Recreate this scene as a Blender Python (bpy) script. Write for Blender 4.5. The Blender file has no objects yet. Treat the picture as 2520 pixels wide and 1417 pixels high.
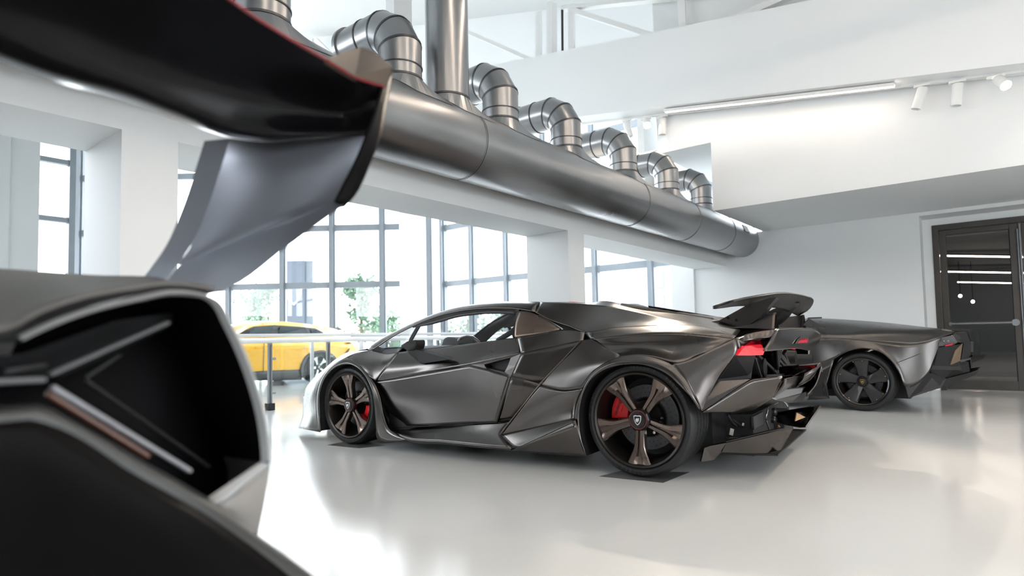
import bpy, bmesh, math, random
import numpy as np
from mathutils import Vector, Matrix

random.seed(7)
SC = bpy.context.scene
COL = SC.collection

# ---------------------------------------------------------------- camera (solved from the room's own straight lines)
FPX, PCX, PCY = 1495.3, 1281.9, 753.7          # focal length and principal point on the 2520 x 1417 frame
YAW, PITCH, ROLL = math.radians(-38.061), math.radians(2.9856), math.radians(-1.2044)
CAMH = 0.86
_f = np.array([math.sin(YAW)*math.cos(PITCH), math.cos(YAW)*math.cos(PITCH), math.sin(PITCH)])
_r = np.array([math.cos(YAW), -math.sin(YAW), 0.0])
_u = np.cross(_r, _f)
CR = _r*math.cos(ROLL) + _u*math.sin(ROLL)
CU = -_r*math.sin(ROLL) + _u*math.cos(ROLL)
CF = _f
CP = np.array([0.0, 0.0, CAMH])
cam = bpy.data.cameras.new('camera')
camo = bpy.data.objects.new('camera', cam)
COL.objects.link(camo)
SC.camera = camo
cam.sensor_width = 36.0
cam.lens = 36.0*FPX/2520.0
cam.shift_x = (1260.0-PCX)/2520.0
cam.shift_y = (PCY-708.5)/2520.0
cam.clip_start = 0.02
cam.clip_end = 400
camo.matrix_world = Matrix(((CR[0], CU[0], -CF[0], CP[0]), (CR[1], CU[1], -CF[1], CP[1]),
                            (CR[2], CU[2], -CF[2], CP[2]), (0, 0, 0, 1)))
cam.dof.use_dof = True
cam.dof.focus_distance = 4.3
cam.dof.aperture_fstop = 1.9

SC.view_settings.view_transform = 'Standard'
SC.view_settings.look = 'None'
SC.view_settings.gamma = 1.0
SC.view_settings.use_curve_mapping = False
SC.view_settings.exposure = 0.56
SC.cycles.max_bounces = 10
SC.cycles.diffuse_bounces = 5
SC.cycles.glossy_bounces = 5
SC.cycles.transparent_max_bounces = 16
SC.cycles.caustics_reflective = False
SC.cycles.caustics_refractive = False
SC.cycles.sample_clamp_indirect = 6.0
SC.cycles.use_denoising = True

# ---------------------------------------------------------------- sky: a bright even overcast
world = bpy.data.worlds.new('overcast_sky')
SC.world = world
world.use_nodes = True
wn = world.node_tree
bg = wn.nodes['Background']
bg.inputs['Color'].default_value = (0.90, 0.955, 1.0, 1)
bg.inputs['Strength'].default_value = 6.6


def area_light(name, loc, direction, sx, sy, watts, color):
    l = bpy.data.lights.new(name, 'AREA')
    l.shape = 'RECTANGLE'
    l.size, l.size_y = sx, sy
    l.energy = watts
    l.color = color
    o = bpy.data.objects.new(name, l)
    COL.objects.link(o)
    o.location = loc
    o.rotation_euler = Vector(direction).to_track_quat('-Z', 'Y').to_euler()
    return o


# ---------------------------------------------------------------- measuring helpers
def ray(px, py):
    return CF + CR*(px-PCX)/FPX - CU*(py-PCY)/FPX


def hit(px, py, n, k):
    """world point where the sight line of a measured photo point meets the real plane n.p = k"""
    d = ray(px, py)
    n = np.array(n, float)
    return CP + d*((k - n@CP)/(n@d))


XA, YA, ZA = (1, 0, 0), (0, 1, 0), (0, 0, 1)


class Frame:
    """a thing's own axes: u along it, v to its near side, w up"""
    def __init__(s, origin, ang):
        s.o = np.array(origin, float)
        s.a = ang
        s.eu = np.array([math.cos(ang), math.sin(ang), 0])
        s.ev = np.array([math.sin(ang), -math.cos(ang), 0])

    def loc(s, p):
        d = np.asarray(p)-s.o
        return np.array([d@s.eu, -(d@s.ev), d[2]])      # local x, y, z  (y = -v)

    def v(s, px, py, v):
        return s.loc(hit(px, py, s.ev, s.ev@s.o+v))

    def u(s, px, py, u):
        return s.loc(hit(px, py, s.eu, s.eu@s.o+u))

    def w(s, px, py, w):
        return s.loc(hit(px, py, ZA, s.o[2]+w))


# ---------------------------------------------------------------- object helpers
def setp(o, label=None, cat=None, group=None, kind=None):
    if label: o['label'] = label
    if cat: o['category'] = cat
    if group: o['group'] = group
    if kind: o['kind'] = kind
    return o


def empty(name, loc=(0, 0, 0), rz=0.0, label=None, cat=None, group=None):
    o = bpy.data.objects.new(name, None)
    COL.objects.link(o)
    o.location = loc
    o.rotation_euler = (0, 0, rz)
    o.empty_display_size = 0.1
    return setp(o, label, cat, group)


def mesh(name, verts, faces, m, parent=None, smooth=False, kind=None, label=None, angle=None):
    me = bpy.data.meshes.new(name)
    me.from_pydata([tuple(float(c) for c in v) for v in verts], [], [tuple(f) for f in faces])
    me.update()
    bm = bmesh.new()
    bm.from_mesh(me)
    bmesh.ops.recalc_face_normals(bm, faces=bm.faces)
    if smooth:
        for f in bm.faces: f.smooth = True
        if angle:
            for e in bm.edges:
                if len(e.link_faces) == 2 and e.calc_face_angle(0) > angle: e.smooth = False
    bm.to_mesh(me)
    bm.free()
    o = bpy.data.objects.new(name, me)
    COL.objects.link(o)
    if m: me.materials.append(m)
    if parent: o.parent = parent
    return setp(o, label, kind=kind)


def bevel(o, w, seg=2):
    b = o.modifiers.new('bevel', 'BEVEL')
    b.width = w
    b.segments = seg
    b.limit_method = 'ANGLE'
    b.angle_limit = math.radians(35)
    return o


def solid(o, t, off=0.0):
    s = o.modifiers.new('solid', 'SOLIDIFY')
    s.thickness = t
    s.offset = off
    return o


def box(name, lo, hi, m, parent=None, kind=None, bev=0, label=None):
    x0, y0, z0 = lo
    x1, y1, z1 = hi
    vs = [(x0, y0, z0), (x1, y0, z0), (x1, y1, z0), (x0, y1, z0), (x0, y0, z1), (x1, y0, z1), (x1, y1, z1), (x0, y1, z1)]
    fs = [(0, 3, 2, 1), (4, 5, 6, 7), (0, 1, 5, 4), (1, 2, 6, 5), (2, 3, 7, 6), (3, 0, 4, 7)]
    o = mesh(name, vs, fs, m, parent, kind=kind, label=label)
    if bev: bevel(o, bev)
    return o


def hexa(name, bot, top, m, parent=None, kind=None, bev=0):
    """six-sided solid from four lower and four upper corners"""
    o = mesh(name, list(bot)+list(top), [(0, 3, 2, 1), (4, 5, 6, 7), (0, 1, 5, 4), (1, 2, 6, 5), (2, 3, 7, 6), (3, 0, 4, 7)], m, parent, kind=kind)
    if bev: bevel(o, bev)
    return o


def prism(name, pts, off, m, parent=None, kind=None, bev=0, label=None):
    """outline of 3-D points swept by the vector off"""
    n = len(pts)
    off = np.array(off, float)
    vs = [np.array(p, float) for p in pts]
    vs += [p+off for p in vs]
    fs = [tuple(range(n))[::-1], tuple(range(n, 2*n))] + [(i, (i+1) % n, n+(i+1) % n, n+i) for i in range(n)]
    o = mesh(name, vs, fs, m, parent, kind=kind, label=label)
    if bev: bevel(o, bev)
    return o


def bar(name, a, b, w, h, m, parent=None, kind=None, up=(0, 0, 1), bev=0):
    """a straight bar of w x h section from a to b"""
    a = np.array(a, float); b = np.array(b, float)
    d = b-a; d = d/np.linalg.norm(d)
    up = np.array(up, float)
    s = np.cross(d, up)
    if np.linalg.norm(s) < 1e-4: s = np.cross(d, (1.0, 0, 0))
    s /= np.linalg.norm(s)
    t = np.cross(s, d)
    c = [s*w/2+t*h/2, -s*w/2+t*h/2, -s*w/2-t*h/2, s*w/2-t*h/2]
    return hexa(name, [a+x for x in c], [b+x for x in c], m, parent, kind, bev)


def ring_pts(c, ax, r, n, start=0.0, ref=None):
    ax = np.array(ax, float); ax = ax/np.linalg.norm(ax)
    if ref is None: ref = (0, 0, 1) if abs(ax[2]) < .9 else (1, 0, 0)
    s = np.cross(ax, ref); s /= np.linalg.norm(s)
    t = np.cross(s, ax)
    return [np.array(c)+r*(math.cos(start+2*math.pi*i/n)*s+math.sin(start+2*math.pi*i/n)*t) for i in range(n)]


def skin(name, rings, m, parent=None, caps=True, smooth=True, angle=0.6, kind=None, label=None, loop=False):
    n = len(rings[0])
    vs = [p for r in rings for p in r]
    fs = []
    for k in range(len(rings)-(0 if loop else 1)):
        k2 = (k+1) % len(rings)
        for i in range(n):
            j = (i+1) % n
            fs.append((k*n+i, k*n+j, k2*n+j, k2*n+i))
    if caps and not loop:
        fs.append(tuple(range(n))[::-1])
        fs.append(tuple(range((len(rings)-1)*n, len(rings)*n)))
    return mesh(name, vs, fs, m, parent, smooth, kind, label, angle)


def tube(name, pts, r, m, parent=None, n=12, caps=True, kind=None, label=None):
    pts = [np.array(p, float) for p in pts]
    rings = []
    for i, p in enumerate(pts):
        d = pts[min(i+1, len(pts)-1)]-pts[max(i-1, 0)]
        rings.append(ring_pts(p, d, r if not hasattr(r, '__len__') else r[i], n))
    return skin(name, rings, m, parent, caps, kind=kind, label=label)


def lathe(name, prof, c, ax, m, parent=None, n=48, angle=0.6, closed=False, label=None):
    """profile (axial, radius) turned about the axis through c"""
    ax = np.array(ax, float); ax /= np.linalg.norm(ax)
    rings = [ring_pts(np.array(c)+ax*a, ax, max(r, 1e-4), n) for a, r in prof]
    return skin(name, rings, m, parent, caps=False, angle=angle, loop=closed, label=label)


def resample(P, n, lin=False):
    P = np.array(P, float)
    if len(P) == 1: return np.repeat(P, n, 0)
    d = np.r_[0, np.cumsum(np.linalg.norm(np.diff(P, axis=0), axis=1))]
    if d[-1] < 1e-9: return np.repeat(P[:1], n, 0)
    t = np.linspace(0, d[-1], n)
    if lin or len(P) == 2:
        return np.stack([np.interp(t, d, P[:, k]) for k in range(P.shape[1])], 1)
    m = np.zeros_like(P)                                     # slopes for a monotone-ish hermite curve
    h = np.maximum(np.diff(d), 1e-9)
    s = np.diff(P, axis=0)/h[:, None]
    m[0], m[-1] = s[0], s[-1]
    for i in range(1, len(P)-1):
        m[i] = (s[i-1]*h[i]+s[i]*h[i-1])/(h[i]+h[i-1])
    k = np.clip(np.searchsorted(d, t, side='right')-1, 0, len(P)-2)
    x = ((t-d[k])/h[k])[:, None]
    hk = h[k][:, None]
    return (2*x**3-3*x**2+1)*P[k]+(x**3-2*x**2+x)*hk*m[k]+(-2*x**3+3*x**2)*P[k+1]+(x**3-x**2)*hk*m[k+1]


def loft(name, rows, m, parent=None, nu=24, nv=6, lu=False, lv=False, thick=0.0, kind=None, label=None, mirror=False, smooth=True, off=0.0):
    """a panel through measured rows of points; mirror adds the same panel on the other flank"""
    A = np.stack([resample(r, nu+1, lu) for r in rows])       # rows x nu+1 x 3
    if len(rows) > 1:
        M = nv*(len(rows)-1)+1
        out = np.zeros((M, nu+1, 3))
        for j in range(nu+1):
            colp = A[:, j]
            if lv or len(rows) == 2:
                tt = np.linspace(0, len(rows)-1, M)
                for k in range(3): out[:, j, k] = np.interp(tt, np.arange(len(rows)), colp[:, k])
            else:
                # parametric in the row index so that neighbouring columns agree
                P = colp
                mm = np.zeros_like(P)
                mm[0], mm[-1] = P[1]-P[0], P[-1]-P[-2]
                mm[1:-1] = (P[2:]-P[:-2])/2
                tt = np.linspace(0, len(rows)-1, M)
                k = np.clip(tt.astype(int), 0, len(rows)-2)
                x = (tt-k)[:, None]
                out[:, j] = (2*x**3-3*x**2+1)*P[k]+(x**3-2*x**2+x)*mm[k]+(-2*x**3+3*x**2)*P[k+1]+(x**3-x**2)*mm[k+1]
        A = out
    M, N = A.shape[:2]
    fs = [(i*N+j, i*N+j+1, (i+1)*N+j+1, (i+1)*N+j) for i in range(M-1) for j in range(N-1)]
    vs = A.reshape(-1, 3)
    o = mesh(name, vs, fs, m, parent, smooth, kind, label)
    if thick: solid(o, thick, off)
    if mirror:
        v2 = vs*np.array([1, -1, 1])
        o2 = mesh(name, v2, fs, m, parent, smooth, kind, label)
        if thick: solid(o2, thick, off)
        return o, o2
    return o


def facet(name, pts, m, parent=None, thick=0.008, mirror=False, label=None, tris=None, bev=0.0):
    """flat or folded panel from one outline (or an explicit list of faces over the points)"""
    fs = tris or [tuple(range(len(pts)))]
    o = mesh(name, pts, fs, m, parent, label=label)
    if thick: solid(o, thick)
    if bev: bevel(o, bev)
    if mirror:
        p2 = [np.array(p)*np.array([1, -1, 1]) for p in pts]
        o2 = mesh(name, p2, fs, m, parent, label=label)
        if thick: solid(o2, thick)
        if bev: bevel(o2, bev)
    return o


def copytree(o, parent=None):
    c = o.copy()
    COL.objects.link(c)
    c.parent = parent
    for ch in [x for x in bpy.data.objects if x.parent == o]:
        copytree(ch, c)
    return c


def lettering(name, body, size, loc, xdir, ydir, m, parent=None, depth=0.002, label=None):
    """flat raised writing, x along xdir and y along ydir, turned into a mesh"""
    cu = bpy.data.curves.new(name, 'FONT')
    cu.body = body
    cu.size = size
    cu.align_x = 'CENTER'
    cu.align_y = 'CENTER'
    cu.extrude = depth
    cu.resolution_u = 3
    o = bpy.data.objects.new(name, cu)
    COL.objects.link(o)
    x = Vector(xdir).normalized(); y = Vector(ydir).normalized(); z = x.cross(y)
    M = Matrix.Identity(4)
    for i in range(3):
        M[i][0], M[i][1], M[i][2], M[i][3] = x[i], y[i], z[i], loc[i]
    me = bpy.data.meshes.new_from_object(o.evaluated_get(bpy.context.evaluated_depsgraph_get()))
    bpy.data.objects.remove(o)
    me.transform(M)
    me.materials.clear()
    me.materials.append(m)
    q = bpy.data.objects.new(name, me)
    COL.objects.link(q)
    if parent: q.parent = parent
    return setp(q, label)


# ---------------------------------------------------------------- materials
def mat(name, base, rough=0.5, metal=0.0, spec=0.5, coat=0.0, coat_rough=0.05, emit=None, estr=0.0, noise=None, bump=None, aniso=0.0):
    m = bpy.data.materials.new(name)
    m.use_nodes = True
    nt = m.node_tree
    b = nt.nodes['Principled BSDF']
    b.inputs['Base Color'].default_value = (*base, 1)
    b.inputs['Roughness'].default_value = rough
    b.inputs['Metallic'].default_value = metal
    b.inputs['Specular IOR Level'].default_value = spec
    b.inputs['Coat Weight'].default_value = coat
    b.inputs['Coat Roughness'].default_value = coat_rough
    if aniso: b.inputs['Anisotropic'].default_value = aniso
    if emit:
        b.inputs['Emission Color'].default_value = (*emit, 1)
        b.inputs['Emission Strength'].default_value = estr
    tc = None
    if noise or bump:
        tc = nt.nodes.new('ShaderNodeTexCoord')
    if noise:                                                # (scale, amount on colour, amount on roughness)
        sc, ac, ar = noise
        n = nt.nodes.new('ShaderNodeTexNoise')
        n.inputs['Scale'].default_value = sc
        n.inputs['Detail'].default_value = 4
        nt.links.new(tc.outputs['Object'], n.inputs['Vector'])
        if ac:
            r = nt.nodes.new('ShaderNodeMapRange')
            r.inputs['From Min'].default_value = 0.25; r.inputs['From Max'].default_value = 0.75
            r.inputs['To Min'].default_value = 1-ac; r.inputs['To Max'].default_value = 1+ac
            nt.links.new(n.outputs['Fac'], r.inputs['Value'])
            mx = nt.nodes.new('ShaderNodeVectorMath'); mx.operation = 'SCALE'
            mx.inputs[0].default_value = base
            nt.links.new(r.outputs['Result'], mx.inputs['Scale'])
            nt.links.new(mx.outputs['Vector'], b.inputs['Base Color'])
        if ar:
            r = nt.nodes.new('ShaderNodeMapRange')
            r.inputs['From Min'].default_value = 0.25; r.inputs['From Max'].default_value = 0.75
            r.inputs['To Min'].default_value = max(0, rough-ar); r.inputs['To Max'].default_value = rough+ar
            nt.links.new(n.outputs['Fac'], r.inputs['Value'])
            nt.links.new(r.outputs['Result'], b.inputs['Roughness'])
    if bump:                                                 # (scale, strength, distance)
        n = nt.nodes.new('ShaderNodeTexNoise')
        n.inputs['Scale'].default_value = bump[0]
        n.inputs['Detail'].default_value = 3
        nt.links.new(tc.outputs['Object'], n.inputs['Vector'])
        bp = nt.nodes.new('ShaderNodeBump')
        bp.inputs['Strength'].default_value = bump[1]
        bp.inputs['Distance'].default_value = bump[2]
        nt.links.new(n.outputs['Fac'], bp.inputs['Height'])
        nt.links.new(bp.outputs['Normal'], b.inputs['Normal'])
    return m


def glass(name, tint=(1, 1, 1), rough=0.0, f0=1.5, gain=1.0, flat=None):
    """thin pane: sees through, mirrors by Fresnel"""
    m = bpy.data.materials.new(name)
    m.use_nodes = True
    nt = m.node_tree
    nt.nodes.clear()
    out = nt.nodes.new('ShaderNodeOutputMaterial')
    tr = nt.nodes.new('ShaderNodeBsdfTransparent'); tr.inputs['Color'].default_value = (*tint, 1)
    gl = nt.nodes.new('ShaderNodeBsdfGlossy'); gl.inputs['Roughness'].default_value = rough
    lw = nt.nodes.new('ShaderNodeLayerWeight'); lw.inputs['Blend'].default_value = 0.5
    p5 = nt.nodes.new('ShaderNodeMath'); p5.operation = 'POWER'; p5.inputs[1].default_value = 5.0
    r0 = ((f0-1)/(f0+1))**2*2
    ma = nt.nodes.new('ShaderNodeMath'); ma.operation = 'MULTIPLY_ADD'
    ma.inputs[1].default_value = 0.9*(1-r0); ma.inputs[2].default_value = r0
    mx = nt.nodes.new('ShaderNodeMixShader')
    nt.links.new(lw.outputs['Facing'], p5.inputs[0])
    nt.links.new(p5.outputs[0], ma.inputs[0])
    nt.links.new(ma.outputs[0], mx.inputs['Fac'])
    nt.links.new(tr.outputs[0], mx.inputs[1])
    nt.links.new(gl.outputs[0], mx.inputs[2])
    nt.links.new(mx.outputs[0], out.inputs['Surface'])
    return m


M = {}
M['wall'] = mat('white_paint', (0.83, 0.845, 0.85), 0.6, noise=(0.35, 0.012, 0.04), bump=(180, 0.06, 0.002))
M['ceiling'] = mat('ceiling_paint', (0.62, 0.635, 0.64), 0.7, noise=(0.3, 0.01, 0.03))
M['floor'] = mat('poured_resin_floor', (0.75, 0.755, 0.75), 0.16, spec=0.45, noise=(0.7, 0.02, 0.05), bump=(1.1, 0.08, 0.012))
M['lowfloor'] = mat('pale_stone_floor', (0.72, 0.73, 0.73), 0.12, noise=(0.4, 0.03, 0.04))
M['steel'] = mat('brushed_galvanised_steel', (0.34, 0.343, 0.35), 0.31, 1.0, noise=(2.5, 0.07, 0.05))
M['steel_dark'] = mat('steel_seam', (0.10, 0.10, 0.105), 0.45, 0.9, noise=(9, 0.1, 0.05))
M['alu'] = mat('grey_window_frame', (0.20, 0.225, 0.25), 0.45, 0.3, noise=(5, 0.05, 0.04))
M['pane'] = glass('window_glass', (0.97, 0.985, 0.98))
M['bronze_frame'] = mat('dark_bronze_frame', (0.075, 0.068, 0.062), 0.42, 0.55, noise=(6, 0.08, 0.05))
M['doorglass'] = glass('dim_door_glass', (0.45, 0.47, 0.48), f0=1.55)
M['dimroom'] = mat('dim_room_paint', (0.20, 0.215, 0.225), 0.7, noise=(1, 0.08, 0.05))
M['greymetal'] = mat('grey_bar', (0.22, 0.23, 0.24), 0.4, 0.8, noise=(8, 0.05, 0.05))
M['black'] = mat('matt_black', (0.008, 0.008, 0.009), 0.55, noise=(20, 0.2, 0.05))
M['white_metal'] = mat('white_lacquer', (0.80, 0.80, 0.79), 0.35, noise=(9, 0.01, 0.03))
M['led'] = mat('warm_diffuser', (0.9, 0.85, 0.8), 0.5, emit=(1.0, 0.84, 0.70), estr=12, noise=(4, 0.01, 0))
M['strip'] = mat('warm_ceiling_strip', (0.9, 0.85, 0.8), 0.5, emit=(1.0, 0.82, 0.66), estr=24, noise=(4, 0.01, 0))
M['bulb'] = mat('lit_lens', (0.9, 0.9, 0.85), 0.4, emit=(1.0, 0.93, 0.80), estr=160, noise=(4, 0.01, 0))

# ================================================================ THE SETTING
YW = 10.05          # wall at the end of the room
YF = 7.87           # face of the upper fascia
XB = -3.51          # inner face of the wall with the openings
XBO = -4.06         # its outer face
ZL = 1.98           # underside of its lintel
MW = M['wall']
box('floor', (-7.75, -7.0, -0.24), (5.2, 13.7, 0.0), M['floor'], kind='structure')
box('floor', (-30, -9.0, -0.45), (-7.75, 18.0, -0.20), M['lowfloor'], kind='structure')

# wall at the end, with the door recess
XD0 = -0.79
box('wall_back', (-4.06, YW, 0), (XD0, 10.75, 2.49), MW, kind='structure')
box('wall_back', (XD0, YW, 2.44), (5.2, 10.75, 2.49), MW, kind='structure')
box('wall_back', (-2.89, YF, 2.49), (5.2, 10.75, 3.41), MW, kind='structure')
box('wall_back', (-3.66, YF, 3.41), (5.2, 10.75, 7.5), MW, kind='structure')
box('wall_back', (XD0, 10.47, 0), (-0.68, 10.75, 2.44), MW, kind='structure')
box('wall_back', (-0.68, 10.47, 2.345), (5.2, 10.75, 2.44), MW, kind='structure')
box('wall_back', (2.35, YW, 0), (5.2, 10.75, 2.44), MW, kind='structure')

# wall of openings on the window side: piers, lintel
box('wall_left', (XBO, -6.9, 0), (XB, -1.6, ZL), MW, kind='structure')
box('wall_left', (XBO, 1.17, 0), (XB, 1.445, ZL), MW, kind='structure')
box('wall_left', (XBO, 5.31, 0), (XB, 5.625, ZL), MW, kind='structure')
box('wall_left', (XBO, -6.9, ZL), (XB, YW+0.3, 2.46), MW, kind='structure')
box('wall_left', (XBO-0.4, 10.0, 0), (XBO, 15.3, 2.46), MW, kind='structure')
box('wall_right', (5.0, -7.0, 0), (5.2, YW, 0.06), MW, kind='structure')  # unseen right wall, its opening placed for daylight and reflections
box('wall_right', (5.0, -7.0, 2.6), (5.2, YW, 6.0), MW, kind='structure')
box('wall_right', (5.0, -7.0, .06), (5.2, 1.6, 2.6), MW, kind='structure')
box('wall_right', (5.0, 5.4, .06), (5.2, YW, 2.6), MW, kind='structure')
box('wall_right', (5.0, 3.4, .06), (5.2, 3.6, 2.6), MW, kind='structure')
box('wall_front', (-30, -5.2, -.2), (-4.06, -5.0, 2.5), mat('dark_reflection_wall', (0.16, 0.165, 0.17), 0.6, noise=(0.4, 0.05, 0.03)), kind='structure')  # unseen end wall of the court, added dark so the car doors reflect dark
box('wall_front', (-30, -5.2, 4.5), (-4.06, -5.0, 10.4), MW, kind='structure')  # unseen upper part; the open band below it shapes the daylight
box('wall_left', (-4.06, -6.9, 2.46), (-3.96, -2.5, 7.0), MW, kind='structure')
# the camera's side of the hall, unseen: dark for reflections, gap added for daylight
GW = mat('grey_wall_paint', (0.13, 0.13, 0.135), 0.6, noise=(0.4, 0.03, 0.03))
box('wall_front', (-4.06, -7.0, 0), (2.2, -6.9, 6.5), GW, kind='structure')
box('wall_front', (2.2, -7.0, 3.0), (5.2, -6.9, 6.5), GW, kind='structure')
box('wall_front', (2.2, -7.0, 0), (5.2, -6.9, .3), GW, kind='structure')

# roof: slopes up towards the windows
SL = math.tan(math.radians(14.4))
def zc(x): return 7.664 - SL*(x+7.134)
prism('ceiling', [(-17.0, -9, zc(-17.0)), (5.2, -9, zc(5.2)), (5.2, 10.3, zc(5.2)), (-17.0, 10.3, zc(-17.0))], (0, 0, 0.25), M['ceiling'], kind='structure')
prism('ceiling', [(-30, -9, 10.4), (-16.9, -9, 10.4), (-16.9, 18, 10.4), (-30, 18, 10.4)], (0, 0, 0.2), M['ceiling'], kind='structure')
prism('ceiling', [(-17.0, 10.2, 10.0), (-3.6, 10.2, 10.0), (-3.6, 18, 10.0), (-17.0, 18, 10.0)], (0, 0, 0.2), M['ceiling'], kind='structure')
# high white wall under the roof, above the glazed court
prism('wall_back', [(-3.66, 10.05, 4.6), (-16.5, 10.05, 7.9), (-16.5, 10.05, zc(-16.5)), (-3.66, 10.05, zc(-3.66))], (0, 0.12, 0), MW, kind='structure')

# the sloping beam with the lights, and the truss that stands on it
TB = math.tan(math.radians(8.03))
def zb(x): return 3.396 - TB*(x-0.328)*1.0
X0, X1 = -9.5, 5.0
prism('trim_1', [(X0, 7.504, zb(X0)), (X1, 7.504, zb(X1)), (X1, 7.504, zb(X1)+1.04), (X0, 7.504, zb(X0)+1.04)], (0, 0.36, 0), MW, kind='structure')
truss = empty('roof_truss', (-5.0, 7.7, 5.0), 0, 'white steel roof truss standing on the sloping beam', 'truss')
def T(px, py, y=7.68):
    return hit(px, py, YA, y) - np.array([-5.0, 7.7, 5.0])
for a, b, w in (((1358, 150), (1358, 8), 0.15), ((1407, 142), (1407, 12), 0.05), ((1326, 158), (1326, 30), 0.05), ((1682, 88), (1676, -30), 0.05), ((2034, 24), (2026, -40), 0.055)):
    bar('post', T(*a), T(*b), w, 0.10, M['white_metal'], truss)
for a, b, w in (((1636, 98), (1405, 24), 0.07), ((1325, 155), (1150, 78), 0.06), ((1752, 74), (1945, -12), 0.085)):
    bar('brace', T(*a), T(*b), 0.09, w, M['white_metal'], truss)
bar('top_chord', T(1385, 22), T(1990, -40), 0.12, 0.05, M['white_metal'], truss)
bar('dark_gap', T(1384.5, 142, 7.66), T(1383.5, 22, 7.66), 0.02, 0.03, M['black'], truss)  # black bar painting the dark gap beside the post
for a, b in (((765, 130), (770, 96)), ((778, 98), (822, 142)), ((744, 140), (766, 98))):
    bar('brace', T(*a, 9.7), T(*b, 9.7), 0.11, 0.11, M['white_metal'], truss)
# upright between the ducts, against the light
box('trim_2', tuple(hit(972, 240, XA, -4.4)+np.array([-.12, -.0, -.3])), tuple(hit(1016, 240, XA, -4.4)+np.array([.0, .0, 5.2])), MW, kind='structure')
box('trim_3', tuple(hit(1586, 400, XA, -3.9)+np.array([-.1, 0, -.7])), tuple(hit(1618, 400, XA, -3.9)+np.array([0, 0.0, 0.75])), MW, kind='structure')

# ------------------------------------------------ glazed court: three runs of curtain wall
def glazing(name, A, Bp, xs, zs, z0, z1, thick, out):
    """mullions at xs (metres along A->B), transoms at zs, one pane per field"""
    A = np.array([*A, 0.0]); Bp = np.array([*Bp, 0.0])
    L = np.linalg.norm(Bp-A); d = (Bp-A)/L
    n = np.array([-d[1], d[0], 0])*out
    frame = empty(name, tuple(A), 0)
    frame['kind'] = 'structure'
    P = lambda x, z, o=0.0: d*x+n*o+np.array([0, 0, z])
    for x in xs:
        bar('mullion', P(x, z0), P(x, z1), thick, 0.16, M['alu'], frame, up=tuple(n))
        bar('mullion_cap', P(x, z0, -0.12), P(x, z1, -0.12), thick*.6, 0.08, M['alu'], frame, up=tuple(n))
    for z in zs:
        bar('transom', P(xs[0], z), P(xs[-1], z), 0.13, thick*.95, M['alu'], frame)
    lev = [z0]+list(zs)+[z1]
    for i in range(len(xs)-1):
        for k in range(len(lev)-1):
            mesh('pane', [P(xs[i], lev[k], .03), P(xs[i+1], lev[k], .03), P(xs[i+1], lev[k+1], .03), P(xs[i], lev[k+1], .03)], [(0, 1, 2, 3)], M['pane'], frame)
    return frame
fa, fb = np.array([-15.35, 14.65]), np.array([-25.0, 7.1])
fL = np.linalg.norm(fb-fa)
glazing('window_2', fa, fb, [0.1, 1.72, 3.46, 5.18, 7.05, 9.05, 10.9, fL], [0.95, 2.83, 4.82, 6.75], -0.2, 9.9, 0.22, -1)
glazing('window_3', (-15.35, 15.1), (-4.2, 15.1), [0.12, 1.5, 3.0, 4.55, 6.3, 8.05, 9.8, 11.1], [0.95, 2.80, 4.78, 6.75], -0.2, 9.9, 0.2, 1)
glazing('window_1', (-14.0, -4.5), (-14.0, 4.1), [0.0, 1.9, 3.8, 5.7, 8.32], [1.1, 2.2, 3.3, 4.42, 5.5], -0.2, 9.9, 0.1, -1)
GP = mat('darkened_white_plaster', (0.42, 0.43, 0.43), .7, noise=(.4, .02, .03))  # white court wall, darkened in colour against the bright daylight
box('wall_left', (-13.6, -2.0, -0.2), (-13.27, 2.74, 9.9), GP, kind='structure')
box('wall_left', (-13.4, 2.74, -0.2), (-13.3, 3.16, 9.9), GP, kind='structure')
# white round-cornered pillar of the court
p0 = hit(986, 700, (CF[0], CF[1], 0), 15.5); p1 = hit(1047, 700, (CF[0], CF[1], 0), 15.5)
pc = (p0+p1)/2; pr_ = np.linalg.norm((p1-p0)[:2])/2
box('trim_4', (pc[0]-pr_*.98, pc[1]-pr_*.6, -0.2), (pc[0]+pr_*.98, pc[1]+pr_*.6, 9.9), MW, kind='structure', bev=0.03)

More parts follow.
